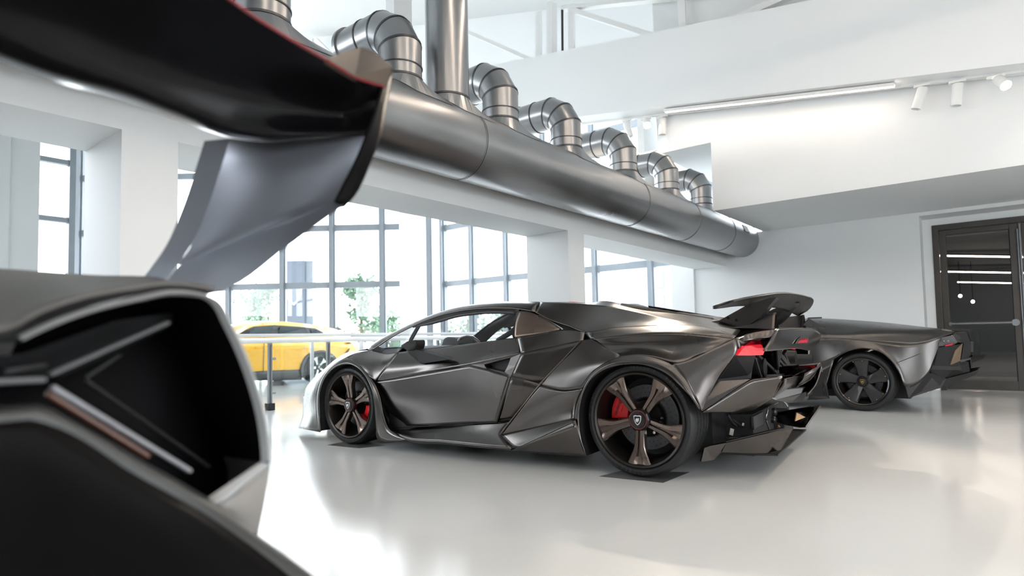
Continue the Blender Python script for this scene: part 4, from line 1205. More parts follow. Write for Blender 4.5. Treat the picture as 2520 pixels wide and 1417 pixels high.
# underside
box('underbody', (-2.15, -.90, .115), (-.47, .90, .30), M['black'], hero)
box('underbody', (-3.25, -.60, .115), (-2.1, .60, .45), M['black'], hero)
box('underbody', (-.50, -.56, .115), (.34, .56, .55), M['black'], hero)
box('engine_block', (-.78, -.60, .30), (.30, .60, .78), M['black'], hero)

# ---- display pads under the wheels
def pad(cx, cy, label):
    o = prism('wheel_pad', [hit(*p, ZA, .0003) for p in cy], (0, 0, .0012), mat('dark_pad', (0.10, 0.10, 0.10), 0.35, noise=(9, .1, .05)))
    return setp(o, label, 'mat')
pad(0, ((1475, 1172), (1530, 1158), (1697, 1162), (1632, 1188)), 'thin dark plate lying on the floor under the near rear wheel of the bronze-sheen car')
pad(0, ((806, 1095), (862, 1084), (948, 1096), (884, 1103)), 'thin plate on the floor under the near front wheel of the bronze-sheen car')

# ================================================================ NEAR CAR (tail towards the camera)
_p = CP + ray(655, 1130)*1.0
NA = math.radians(7)
FN = Frame((_p[0], _p[1], 0), NA)
near = empty('wing_car', (_p[0], _p[1], 0), NA, 'silver grey supercar with a tall black red-edged wing, its black tail closest to the camera', 'car')
M['pearl'] = mat('warm_silver_paint', (0.17, 0.165, 0.16), 0.58, 0.25, spec=0.25, noise=(1.2, 0.04, 0.03))
M['gloss'] = mat('satin_black_paint', (0.003, 0.003, 0.0035), 0.45, spec=0.06, noise=(3, 0.1, 0.04))
M['wingdark'] = mat('black_wing_lacquer', (0.005, 0.005, 0.006), 0.24, spec=0.22, noise=(3, 0.1, 0.04))
M['strutgrey'] = mat('satin_graphite', (0.42, 0.44, 0.50), 0.36, 0.75, noise=(2, 0.06, 0.04))
M['bronze_skin'] = mat('bronze_carbon_skin', (0.065, 0.052, 0.044), 0.36, 0.8, noise=(3, .06, .03))
M['bandgrey'] = mat('satin_dark_grey_band', (0.07, 0.073, 0.074), 0.38, 0.5, noise=(3, .05, .03))
M['rimgrey'] = mat('satin_grey_rim', (0.36, 0.37, 0.375), 0.42, 0.3, noise=(3, .04, .03))
M['pearl_lit'] = mat('warm_silver_lit', (0.33, 0.32, 0.305), 0.5, 0.2, noise=(3, .03, .03))  # lighter copy of the silver paint, for the light on this corner
M['lampdim'] = mat('dim_lamp_line', (0.03, 0.03, 0.033), .4, noise=(4, .05, .03))
M['lampgrey'] = mat('grey_lamp_arm', (0.13, 0.135, 0.145), .35, noise=(4, .05, .03))
M['lampwhite'] = mat('clear_light_bar', (0.30, 0.31, 0.34), 0.3, coat=0.2, noise=(4, .03, .03))
M['amber'] = mat('amber_light_bar', (0.13, 0.038, 0.015), 0.3, coat=0.1, noise=(4, .1, .03))
def n_(*t): return FN.u(*t)
def ns(*L): return [FN.u(*t) for t in L]
# deck
dk0 = ns((-260, 676, -.75), (-120, 668, -.72), (0, 668, -.68), (73, 672, -.62), (222, 683, -.52), (389, 690, -.40), (411, 697, -.36), (522, 712, -.12))
dk1 = ns((-260, 760, -.30), (-120, 735, -.30), (0, 725, -.30), (80, 722, -.28), (200, 708, -.26), (333, 698, -.25), (420, 699, -.22), (524, 712, -.08))
dk2 = ns((-200, 850, -.05), (-80, 830, -.05), (36, 808, -.05), (89, 778, -.05), (200, 737, -.05), (333, 712, -.05), (411, 701, -.05), (524, 714, -.03))
loft('tail_deck', [dk0, dk1, dk2], M['pearl'], near, 40, 8, thick=.012)
# black seam and the light rim of the tail opening
rm0 = ns((42, 829, 0), (111, 796, 0), (222, 756, 0), (333, 729, 0), (422, 713, 0), (480, 717, 0), (516, 728, 0), (536, 738, -.0), (566, 790, 0), (600, 856, 0), (632, 947, 0), (653, 1024, 0), (663, 1090, 0), (664, 1128, 0))
rm1 = ns((47, 842, .0), (113, 811, .0), (224, 770, .0), (335, 743, .0), (422, 727, .0), (475, 730, .0), (505, 737, .0), (519, 748, 0), (548, 800, .0), (581, 870, .0), (611, 952, .0), (630, 1024, .0), (641, 1100, .0), (643, 1137, .0))
rim = loft('tail_rim', [rm0, [a*.5+b*.5+np.array([.012, 0, 0]) for a, b in zip(resample(rm0, 60), resample(rm1, 60))], rm1], M['rimgrey'] if 'rimgrey' in M else M['pearl'], near, 60, 4)
inn = [p+np.array([-.16, .01, -.0]) for p in rm1]
loft('tail_cavity', [rm1, inn], M['gloss'], near, 60, 2)
loft('deck_seam', [dk2, ns((-200, 862, .0), (-80, 845, .0), (40, 826, .0), (111, 795, .0), (222, 755, .0), (333, 728, .0), (422, 712.5, .0), (524, 720, .0))], M['gloss'], near, 30, 3)
lo0 = ns((644, 1135, 0), (580, 1178, 0), (508, 1227, 0))
lo1 = ns((664, 1150, -.01), (610, 1192, -.005), (548, 1243, 0), (526, 1243, 0.005))
loft('tail_rim', [lo0, [a*.5+b*.5+np.array([.010, 0, 0]) for a, b in zip(resample(lo0, 20), resample(lo1, 20))], lo1], M['rimgrey'], near, 20, 3, lu=True)
loft('lower_corner', [ns((664, 1130, -.01), (664, 1150, -.01), (655, 1216, -.02), (636, 1312, -.05)), ns((600, 1200, 0.0), (590, 1215, 0.0), (585, 1240, -.0), (586, 1290, -.02)), ns((548, 1243, 0.0), (530, 1244, 0), (526, 1246, .0), (528, 1250, .01))], M['pearl_lit'], near, 14, 6)
# right flank running forward, and its lower part
fl0 = ns((536, 738, -.01), (566, 790, -.0), (600, 856, -.0), (632, 947, -.0), (653, 1024, -.0), (664, 1128, -.0), (664, 1150, -.01), (655, 1216, -.02), (636, 1312, -.05), (600, 1500, -.10))
SH = lambda P, dx, dy, k=1.0: [np.array([p[0]+dx, p[1]+dy, .3+(p[2]-.3)*k]) for p in P]
flank = [fl0, SH(fl0, -.4, .01), SH(fl0, -1.0, .02, .95), SH(fl0, -2.2, .0, .8), SH(fl0, -3.6, -.10, .55), SH(fl0, -4.2, -.35, .35)]
fo_ = loft('flank', flank, M['pearl'], near, 20, 4)
# the other flank and the body between (out of the picture to the left)
cy = -1.0
mir = lambda P: [np.array([p[0], -1.98-p[1], p[2]]) for p in P]
# frame y = -v, the car's middle lies 0.99 m to the camera's left
def toward_left(P): return [np.array([p[0], -p[1]-1.98, p[2]]) for p in P]
loft('flank', [toward_left(r) for r in flank], M['pearl'], near, 20, 4)
top_r = [r[0] for r in flank]
prof = [(0, 0), (-.4, .04), (-1.0, .10), (-1.7, .20), (-2.3, .18), (-3.0, -.02), (-3.6, -.05), (-4.2, -.08)]
ridge = []
for a in np.linspace(0, 1, 7):
    row = []
    for (dx, dz), t in zip(prof, range(len(prof))):
        k = min(t, len(top_r)-1)
        z0 = np.interp(-dx, [0, .4, 1.0, 2.2, 3.6, 4.2], [q[2] for q in top_r])
        y0 = np.interp(-dx, [0, .4, 1.0, 2.2, 3.6, 4.2], [q[1] for q in top_r])
        y1 = -1.98-y0
        row.append(np.array([dx-.05, y0+(y1-y0)*a, z0+dz*math.sin(math.pi*a)*.9-.02]))
    ridge.append(row)
loft('upper_body', [[q for q in row if q[0] < -.75] for row in ridge], M['pearl'], near, 24, 4)
# cavity: the two-armed lamp signature
loft('cavity_back', [ns((40, 840, -.16), (220, 762, -.17), (430, 715, -.17), (520, 735, -.17), (556, 790, -.18), (606, 950, -.18), (636, 1130, -.18)), ns((-60, 1060, -.1), (120, 1120, -.1), (300, 1200, -.1), (400, 1260, -.1), (500, 1300, -.1), (560, 1290, -.1), (612, 1270, -.1))], M['gloss'], near, 20, 4)
def stripe(name, a, b, wpx, s, m, dep=.012):
    a = np.array(a, float); b = np.array(b, float)
    d = (b-a)/np.linalg.norm(b-a); nn = np.array([-d[1], d[0]])*wpx/2
    q = [n_(*(a+nn), s), n_(*(b+nn*.8), s), n_(*(b-nn*.8), s), n_(*(a-nn), s)]
    return prism(name, q, (-dep, 0, 0), m, near, bev=.003)
stripe('light_bar', (131, 952), (474, 1161), 16, -.015, M['lampwhite'])
stripe('amber_bar', (120, 966), (372, 1124), 22, -.025, M['amber'])
stripe('lamp_arm', (126, 922), (420, 792), 10, -.02, M['lampgrey'])
stripe('lamp_arm', (-120, 945), (118, 934), 17, -.018, M['lampgrey'])
stripe('lamp_line', (212, 930), (300, 872), 6, -.07, M['lampdim'])
stripe('lamp_line', (212, 934), (520, 1150), 6, -.07, M['lampdim'])
stripe('lamp_reflection', (10, 915), (120, 897), 14, -.06, M['lampdim'])  # solid stripe painting a reflection in the dark tail
facet('lamp_backing', ns((-200, 900, -.09), (60, 868, -.09), (280, 790, -.09), (420, 770, -.09), (420, 800, -.09), (150, 925, -.09), (-200, 950, -.09)), M['gloss'], near, .01)
# bumper below: satin band and black lower half
bd0 = ns((-260, 1002, .02), (0, 1002, .02), (110, 998, .02), (146, 1017, .02), (330, 1122, .02), (511, 1225, .02), (635, 1316, .01), (770, 1417, .0), (900, 1530, -.02))
bd1 = ns((-260, 1040, .05), (0, 1039, .05), (80, 1032, .05), (128, 1046, .05), (330, 1165, .05), (500, 1262, .05), (620, 1345, .04), (735, 1436, .03), (860, 1545, .01))
bd2 = ns((-260, 1160, .055), (0, 1160, .055), (80, 1160, .055), (128, 1190, .055), (330, 1300, .055), (500, 1390, .055), (620, 1470, .045), (735, 1560, .035), (860, 1660, .015))
loft('bumper_band', [bd0, [a*.5+b*.5+np.array([.010, 0, .003]) for a, b in zip(resample(bd0, 50), resample(bd1, 50))], bd1], M['bandgrey'] if 'bandgrey' in M else M['gloss'], near, 50, 4)
bd3 = [np.array([p[0]-.1, p[1], max(.12, p[2]-.45)]) for p in bd2]
loft('bumper_lower', [bd1, bd2, bd3], M['gloss'], near, 50, 4)
loft('bumper_shelf', [bd0, [p+np.array([-.12, 0, .0]) for p in bd0]], M['gloss'], near, 40, 2)

# wing
w0 = ns((-900, -900, .02), (-400, -595, .01), (0, -355, 0), (300, -165, 0), (540, -15, 0), (600, 28, 0), (700, 92, 0), (800, 150, 0), (870, 192, 0), (944, 216, 0))
w1 = ns((-900, -420, -.18), (-400, -200, -.17), (-60, -60, -.17), (200, 50, -.17), (400, 145, -.165), (560, 200, -.16), (640, 230, -.15), (740, 262, -.13), (840, 282, -.09), (935, 272, -.01))
w2 = ns((-900, -110, -.345), (-400, 25, -.335), (0, 152, -.33), (150, 205, -.32), (300, 247, -.31), (450, 300, -.30), (566, 338, -.29), (640, 347, -.25), (760, 340, -.15), (917, 328, -.015))
w1b = ns((-900, -150, -.255), (-400, -8, -.245), (0, 124, -.24), (150, 178, -.23), (300, 222, -.22), (450, 277, -.21), (560, 318, -.20), (640, 333, -.17), (760, 330, -.10), (918, 322, -.012))
w2b = [p+np.array([-.028, 0, .016]) for p in w2]
w3 = [p+np.array([-.035, 0, .045]) for p in w2]
wu = [a*.5+b*.5+np.array([0, 0, .05]) for a, b in zip(resample(w0, 40), resample(w3, 40))]
wing = loft('rear_wing', [w0, w1, w1b, w2, w2b, w3, wu, w0], M['wingdark'], near, 60, 6)
tube('wing_red_edge', [p+np.array([.002, 0, .002]) for p in resample(w0[2:], 30)], .0026, mat('dark_red_edge', (.22, .004, .012), .45, noise=(5, .05, .03)), near, n=8, label='red trailing edge line')
# winglet at the tip and the blade that carries the wing
wg = ns((800, 150, .0), (842, 134, -.03), (884, 120, -.06), (915, 132, -.05), (962, 168, -.02), (946, 216, 0), (870, 193, 0))
facet('winglet', wg, M['bronze_skin'], near, .012) if 'bronze_skin' in M else facet('winglet', wg, M['strutgrey'], near, .012)
ed0 = ns((966, 170, -.02), (953, 238, -.01), (936, 325, -.01), (908, 400, -.02), (874, 474, -.04), (846, 506, -.045))
ed1 = ns((938, 216, .004), (928, 250, .004), (902, 328, -.005), (874, 396, -.02), (840, 462, -.04), (822, 498, -.045))
loft('wing_end_edge', [ed0, ed1], M['gloss'], near, 20, 3, thick=.004)
edo = [p+np.array([-.12, 0, 0]) for p in ed0]
loft('wing_end_plate', [ed0, edo], M['gloss'], near, 20, 3, thick=.008)
loft('wing_support', [ns((566, 340, -.29), (640, 348, -.25), (760, 341, -.15), (917, 329, -.015)),
                      ns((540, 425, -.31), (640, 425, -.24), (780, 418, -.12), (902, 397, -.03)),
                      ns((507, 520, -.335), (600, 518, -.265), (720, 503, -.165), (845, 480, -.06)),
                      ns((472, 600, -.355), (520, 600, -.32), (580, 590, -.27), (642, 571, -.21)),
                      ns((437, 652, -.372), (440, 652, -.37), (444, 651, -.367), (448, 650, -.364))], M['strutgrey'], near, 24, 6)
loft('wing_support', [ns((846, 480, -.06), (745, 526, -.14), (642, 571, -.21), (540, 612, -.29), (440, 653, -.368)),
                      ns((846, 505, -.04), (770, 560, -.06), (700, 612, -.075), (545, 716, -.10), (524, 722, -.11), (402, 698, -.36))], M['strutgrey'], near, 24, 8)
bk = [ns((566, 340, -.29), (540, 425, -.31), (507, 520, -.335), (472, 600, -.355), (437, 652, -.372), (402, 698, -.37))]
loft('wing_support', [bk[0], [p+np.array([-.06, -.02, .0]) for p in bk[0]]], M['strutgrey'], near, 20, 3)
lathe('fixing_screw', [(0, .012), (.006, .011), (.008, .001)], n_(410, 700, -.30)+np.array([0, 0, .0]), (.4, 0, 1), M['chrome'], near, n=14)
# the other support and flank wheels stand outside the frame: one wheel each side
for yy, rot in ((-.10, 0.0), (-1.88, math.pi)):
    o = copytree(near_r, near)
    o.location = (-.80, yy, .345); o.rotation_euler = (0, 0, math.pi if yy > -1 else 0)
    o = copytree(near_f, near)
    o.location = (-3.45, yy, .325); o.rotation_euler = (0, 0, math.pi if yy > -1 else 0)
box('underbody', (-4.0, -1.7, .14), (-.15, -.28, .5), M['black'], near)

# ================================================================ GREY COUPE BEHIND
HG = hit(2122, 939, ZA, .315)
GA = math.radians(0.0)
go = HG + np.array([0, .93, 0]); go[2] = 0
FGr = Frame(go, GA)
grey = empty('grey_supercar', tuple(go), GA, 'dark grey wedge-shaped supercar with black wheels parked by the door', 'car')
M['copper_dim'] = mat('dim_copper', (0.20, 0.14, 0.09), 0.5, 0.4, noise=(5, .05, .03))
M['grey'] = mat('satin_grey_paint', (0.115, 0.109, 0.106), 0.28, 1.0, noise=(1.3, 0.05, 0.03), bump=(380, 0.02, 0.001))
GM = M['grey']
def gs(*L): return [FGr.v(*t) for t in L]
gf = lambda L: [np.array([u, -v, w]) for u, v, w in L]
# hidden forward half given in metres, visible tail from the photograph
c0 = gf([(-3.3, .0, .45), (-2.6, .0, .78), (-1.9, .0, 1.04), (-1.2, .0, 1.11)]) + gs((1973, 784, .05), (2030, 784.5, .05), (2092, 788, .05), (2194, 796.5, .05), (2278, 806, .05), (2329, 811, .05))
c1 = gf([(-3.3, .55, .42), (-2.6, .55, .74), (-1.9, .55, 1.0), (-1.2, .55, 1.07)]) + gs((1975, 792, .5), (2030, 793, .5), (2092, 797, .5), (2194, 803, .5), (2278, 809, .5), (2340, 815, .5))
c2 = gf([(-3.3, .80, .40), (-2.6, .85, .66), (-1.9, .85, .82), (-1.2, .85, .88)]) + gs((1985, 812, .82), (2024, 817, .83), (2080, 818, .83), (2150, 815, .81), (2230, 815, .78), (2300, 816, .72), (2347, 818, .66))
c3 = gf([(-3.3, .88, .36), (-2.6, .95, .58), (-1.9, .95, .68), (-1.2, .95, .74)]) + gs((1990, 833, .935), (2050, 833, .935), (2102, 835.5, .94), (2180, 843, .94), (2260, 845, .91), (2303, 834, .84), (2318, 829, .80))
loft('body_side', [c0, c1, c2, c3], GM, grey, 50, 6, thick=.01, mirror=True)
arch = ((2029, 962, .96), (2031, 929, .965), (2037, 904, .968), (2054, 882, .972), (2082, 866, .975), (2128, 857.5, .975), (2169, 867.5, .975), (2194, 888, .972), (2214, 918, .968), (2227, 950, .955))
c3b = gs((1990, 833, .935), (2050, 833, .935), (2102, 835.5, .94), (2180, 843, .94), (2260, 845, .91), (2303, 834, .84), (2318, 829, .80))
c4 = gs((1988, 905, .945), (2010, 900, .95), (2054, 882, .972), (2082, 866, .975), (2128, 857.5, .975), (2169, 867.5, .975), (2194, 888, .972), (2214, 918, .968), (2228, 951, .955), (2290, 910, .87), (2293, 901, .86), (2309, 853, .82))
loft('rear_flank', [c3b, c4], GM, grey, 60, 10, thick=.01, mirror=True)
loft('rear_flank', [gs((1988, 900, .945), (2010, 896, .95), (2053, 882, .972)), gs((1990, 982, .95), (2015, 982, .955), (2029, 962, .96))], GM, grey, 10, 4, thick=.01, mirror=True)
a1 = gs(*arch)
loft('arch_liner', [a1, [p+np.array([0, .2, 0]) for p in a1], [p+np.array([0, .4, 0]) for p in a1]], M['black'], grey, 30, 3, mirror=True)
facet('body_side', gf([(-3.3, .88, .36), (-2.6, .95, .58), (-1.2, .95, .74), (-.62, .95, .60), (-.62, .95, .13), (-2.1, .95, .13), (-2.2, .95, .45), (-2.6, .95, .55), (-3.0, .93, .45), (-3.1, .90, .15), (-3.4, .80, .15)]), GM, grey, .01, mirror=True)
facet('side_intake', gs((1991, 976, .955), (2022, 940, .965), (2029, 974, .965)), M['black'], grey, .008, mirror=True)
facet('side_skirt', gs((1986, 984, .96), (1992, 976, .96), (2030, 974, .97), (2026, 935, .965), (2032, 930, .97), (2041, 981, .97)), GM, grey, .01, mirror=True)
tube('panel_line', gs((2209, 892, .97), (2250, 876, .935), (2304, 852, .835)), .003, M['black'], grey, n=6)
tube('panel_line', gs((2130, 813.5, .80), (2165, 803, .60), (2192, 797, .1)), .003, M['black'], grey, n=6)
tube('panel_line', gs((2192, 797, .05), (2278, 806.5, .05), (2332, 813, .05)), .006, M['black'], grey, n=6)
facet('roof_spoiler', gs((1990, 781, .3), (2022, 780, .3), (2023, 783, .3), (1985, 784, .3)), M['black'], grey, .01)
G2 = lambda *L: gs(*L)
for sg in (1, -1):
    S = np.array([1, sg, 1])
    P = lambda *L: [p*S for p in gs(*L)]
    facet('tail_light', P((2309, 842, .83), (2314, 830, .80), (2344, 824.5, .62), (2354, 842, .58), (2344, 849, .62), (2308, 852, .83)), mat('smoked_lens', (0.06, 0.06, 0.065), 0.12, coat=.6, noise=(4, .1, .02)) if sg == 1 else bpy.data.materials['smoked_lens'], grey, .02)
    for x in (2316, 2327):
        facet('tail_light_chevron', [q+np.array([.014, -.006*sg, 0]) for q in P((x, 840, .80), (x+3, 836, .78), (x+5, 843, .77), (x+2, 839.5, .785))], M['chrome'], grey, .004)
    facet('tail_light_strip', [q+np.array([.012, -.006*sg, 0]) for q in P((2322, 849, .76), (2342, 844, .66), (2340, 849, .66), (2322, 852, .76))], M['redtrim'], grey, .004)
    facet('rear_intake', P((2308, 855, .82), (2362, 847, .56), (2357, 888, .58), (2362, 900, .56), (2298, 899, .86)), M['black'], grey, .01)
    facet('intake_plate', [q+np.array([.01, 0, 0]) for q in P((2365, 845, .555), (2359, 888, .57), (2335, 898, .69), (2347, 862, .63))], M['copper_dim'], grey, .008) if 'copper_dim' in M else facet('intake_plate', [q+np.array([.01, 0, 0]) for q in P((2366, 845, .555), (2359, 888, .57), (2335, 898, .69), (2347, 862, .63))], M['wheel_bronze'], grey, .008)
    facet('rear_fin', P((2344, 822, .62), (2352, 819, .58), (2370, 838, .50), (2370, 843, .5), (2355, 842, .57)), GM, grey, .012)
    facet('rear_block', P((2350, 818.5, .56), (2376, 817, .45), (2386, 844, .40), (2385.5, 872, .40), (2379, 883, .42), (2362, 884, .5), (2368, 845, .5), (2356, 836, .55)), M['satin_dark'], grey, .03)
    facet('rear_ledge', P((2290, 909, .875), (2294, 899.5, .86), (2362, 900.5, .55), (2367, 911, .52)), GM, grey, .012)
    facet('rear_ledge', P((2361, 886, .5), (2388, 880, .42), (2388, 884, .42), (2364, 892, .5)), GM, grey, .012)
    facet('rear_dark', [q+np.array([-.03, 0, 0]) for q in P((2290, 908, .87), (2367, 900, .54), (2366, 885, .52), (2391, 890, .38), (2394, 914, .36), (2330, 930, .70))], M['black'], grey, .01)
    facet('diffuser_side', P((2228, 952, .955), (2284, 917, .88), (2330, 931, .72), (2317, 953, .78), (2235, 979, .95)), M['satin_dark'], grey, .012)
    facet('diffuser_blade', P((2330, 931, .72), (2397, 914, .42), (2407, 911.5, .38), (2399, 922, .42), (2378, 931, .52), (2317, 954, .78)), M['satin_dark'], grey, .014)
    facet('lower_gap', [q+np.array([0, .015*sg, 0]) for q in P((2226, 952, .955), (2284, 912, .88), (2290, 909, .875), (2286, 919, .87), (2230, 957, .95))], M['black'], grey, .008)
facet('rear_panel', [np.array([.58, -.6, .25]), np.array([.58, .6, .25]), np.array([.60, .6, .80]), np.array([.60, -.6, .80])], M['black'], grey, .02)
box('underbody', (-3.1, -.60, .12), (.40, .60, .42), M['black'], grey)
box('underbody', (-2.1, -.88, .12), (-.62, .88, .42), M['black'], grey)
wg_ = make_wheel(grey, np.array([0, -.93, .315]), .315, .252, .30, math.radians(95), M['wheel_black'], 'blade', None, bolts=False, words=False, emb=EMG)
for k in range(10):
    t = math.radians(95)+2*math.pi*(k//2)/5+(.28 if k % 2 else -.12)
    lathe('rivet', [(0, .005), (.004, .004), (.005, .001)], np.array([math.cos(t)*.225, .004, math.sin(t)*.225]), (0, -1, 0), M['gold'], wg_, n=8)
for pos, rot in (((0, .93, .315), math.pi), ((-2.66, -.93, .315), 0), ((-2.66, .93, .315), math.pi)):
    o = copytree(wg_, grey)
    o.location = pos; o.rotation_euler = (0, 0, rot)
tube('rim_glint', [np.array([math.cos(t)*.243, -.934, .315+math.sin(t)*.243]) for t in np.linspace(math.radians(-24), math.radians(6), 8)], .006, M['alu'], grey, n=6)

# ================================================================ YELLOW SUV
so = CP + ray(787, 936)*16.2
SAg = math.radians(98)
FS = Frame((so[0], so[1], -0.2), SAg)
suv = empty('yellow_suv', (so[0], so[1], -0.2), SAg, 'bright yellow SUV with dark windows standing behind the railing by the glass facade', 'car')
M['yellow'] = mat('yellow_paint', (0.70, 0.36, 0.01), 0.28, coat=0.5, noise=(1, 0.03, 0.02))
M['plastic'] = mat('black_cladding', (0.02, 0.021, 0.023), 0.5, noise=(12, 0.1, 0.05))
M['suvglass'] = mat('tinted_window', (0.03, 0.04, 0.045), 0.08, spec=0.4, noise=(2, .1, .01))
def ss(*L): return [FS.v(*t) for t in L]
Y = M['yellow']
u0 = ss((470, 850, -.55), (520, 840, -.52), (580, 815, -.52), (613, 798, -.52), (645, 793.5, -.5), (698, 792, -.5), (748, 796, -.48), (797, 803, -.44), (837, 814, -.38), (868, 832, -.30), (884, 845, -.2))
u1 = ss((470, 852, -.25), (520, 846, -.25), (583, 822, -.24), (619, 803.5, -.31), (669, 799.5, -.33), (732, 803, -.33), (771, 808, -.29), (800, 815, -.24), (838, 827, -.16), (868, 840, -.1), (885, 852, -.06))
u2 = ss((470, 853, -.02), (520, 849, -.02), (590, 829, -.04), (640, 827, -.04), (700, 826, -.03), (760, 825, -.03), (800, 824, -.02), (835, 832, -.0), (868, 846, .02), (886, 858, -.02))
u3 = ss((470, 870, .02), (520, 866, .02), (590, 852, .03), (640, 851, .03), (700, 850, .03), (760, 849, .03), (800, 850, .04), (835, 852, .05), (868, 858, .04), (887, 866, -.0))
u4 = ss((470, 925, .0), (520, 920, .0), (590, 916, .01), (640, 913, .01), (700, 910, .02), (738, 908, .03), (741, 897, .04), (752, 876, .05), (776, 864, .05), (797, 862, .05), (817, 871, .05), (832, 888, .04), (862, 884, .02), (886, 874, -.0))
loft('body_side', [u0, u1], Y, suv, 40, 4, mirror=False)
loft('body_side', [u1, u2], Y, suv, 40, 3)
loft('body_side', [u2, u3], Y, suv, 40, 3)
loft('body_side', [u3, u4], Y, suv, 60, 6)
CY = .95
fl = lambda P: [np.array([p[0], 2*CY-p[1], p[2]]) for p in P]
for r in ([u0, u1], [u1, u2, u3], [u3, u4]):
    loft('body_side', [fl(q) for q in r], Y, suv, 40, 4)
loft('roof', [u0, [np.array([p[0], CY, p[2]+.04]) for p in u0], fl(u0)], Y, suv, 40, 5)
off = lambda P, d=.08: [p+np.array([0, -d, 0]) for p in P]
facet('window_band', off(ss((570, 828, -.1), (583, 822, -.24), (600, 812, -.28), (619, 804, -.31), (669, 800.5, -.33), (732, 804, -.33), (771, 808.5, -.29), (792, 818, -.2), (774, 824.5, -.05), (700, 826, -.05), (640, 827, -.05))), M['plastic'], suv, .01)
facet('side_window', off(ss((600, 824, -.08), (622, 806, -.29), (665, 802, -.32), (657, 825, -.07)), .105), M['suvglass'], suv, .006)
facet('side_window', off(ss((678, 825, -.07), (683, 803, -.31), (745, 807, -.30), (754, 824, -.07)), .105), M['suvglass'], suv, .006)
facet('side_window', off(ss((761, 823, -.07), (756, 810, -.27), (772, 811, -.26), (788, 818, -.19), (774, 823, -.07)), .105), M['suvglass'], suv, .006)
facet('tailgate_spoiler', ss((818, 808, -.5), (835, 807, -.5), (842, 811, -.45), (825, 812, -.42)), M['plastic'], suv, .03)
cl_ = ss((470, 926, .03), (590, 917, .03), (640, 914, .03), (700, 911, .03), (738, 909, .04))
loft('sill_cladding', [cl_, ss((470, 945, .0), (590, 937, .0), (640, 936, .0), (700, 935, .0), (742, 934, .0))], M['plastic'], suv, 20, 3, thick=.02)
sa = ss((738, 909, .05), (741, 897, .05), (752, 876, .06), (776, 864, .06), (797, 862, .06), (817, 871, .06), (830, 885, .05), (838, 905, .04))
sb_ = ss((744, 930, .06), (748, 900, .06), (757, 881, .07), (777, 869, .07), (797, 867, .07), (813, 876, .07), (825, 890, .06), (832, 915, .05))
loft('arch_cladding', [sa, sb_], M['plastic'], suv, 30, 2, thick=.02)
loft('arch_liner', [sb_, [p+np.array([0, .4, 0]) for p in sb_]], M['black'], suv, 30, 2)
facet('tail_light', ss((848, 843, .07), (860, 842, .07), (868, 845, .06), (856, 846, .07)), M['plastic'], suv, .01)
facet('rear_vent', ss((848, 872, .07), (858, 859, .07), (862, 856, .07), (856, 868, .07)), M['plastic'], suv, .01)
facet('mirror', off(ss((592, 833, .06), (602, 827, .1), (615, 829, .1), (613, 836, .08)), .06), Y, suv, .05)
tube('door_line', off(ss((650, 826, -.03), (650, 850, .04), (649, 880, .03), (648, 912, .02)), .006), .006, M['plastic'], suv, n=6)
for x in (628, 748):
    tube('door_handle', off(ss((x, 856, .05), (x+14, 855, .05)), .02), .012, Y, suv, n=8)
box('underbody', (-4.2, .15, .22), (.6, 1.75, .55), M['plastic'], suv)
M['suvwheel'] = mat('silver_wheel', (0.62, 0.63, 0.64), 0.3, 0.9, noise=(5, .03, .03))
ws = make_wheel(suv, np.array([0, .02, .40]), .40, .30, .30, math.radians(40), M['suvwheel'], 'y', None, bolts=False, words=False, emb=EMW)
for pos, rot in (((0, 1.88, .40), math.pi), ((-3.0, .02, .40), 0), ((-3.0, 1.88, .40), math.pi)):
    o = copytree(ws, suv)
    o.location = pos; o.rotation_euler = (0, 0, rot)

# ================================================================ GLASS RAILING ALONG THE FLOOR EDGE
rail = empty('glass_railing', (-7.43, 4.2, 0), 0, 'glass balustrade with white handrail along the edge of the floor', 'railing')
M['railpost'] = mat('railing_steel', (0.36, 0.37, 0.38), 0.38, 0.8, noise=(8, .05, .04))
M['railglass'] = glass('railing_glass', (0.93, 0.965, 0.955))
ys = [-2.6, -1.4, -.2, 1.0, 2.1, 3.15, 4.197, 5.068, 6.1, 7.2, 8.3, 9.4]
for y in ys:
    yy = y-4.2
    bar('post', (0, yy, 0.0), (0, yy, .86), .05, .035, M['railpost'], rail)
    bar('post_face', (.024, yy, .02), (.024, yy, .84), .004, .02, M['alu'], rail)
    box('post_shoe', (-.05, yy-.045, 0), (.05, yy+.045, .09), M['black'], rail, bev=.004)
    for z in (.22, .66):
        tube('glass_clamp', [(.0, yy+.0, z), (0, yy+.075, z)], .018, M['railpost'], rail, n=10)
tube('handrail', [(0, -7.0, .885), (0, 5.4, .885)], .024, M['white_metal'], rail, n=14)
tube('handrail', [(-.12, -7.0, .965), (-.12, 5.4, .965)], .022, M['white_metal'], rail, n=14)
for y0, y1 in zip(ys[:-1], ys[1:]):
    mesh('glass_pane', [(0, y0-4.2+.05, .14), (0, y1-4.2-.05, .14), (0, y1-4.2-.05, .78), (0, y0-4.2+.05, .78)], [(0, 1, 2, 3)], M['railglass'], rail)
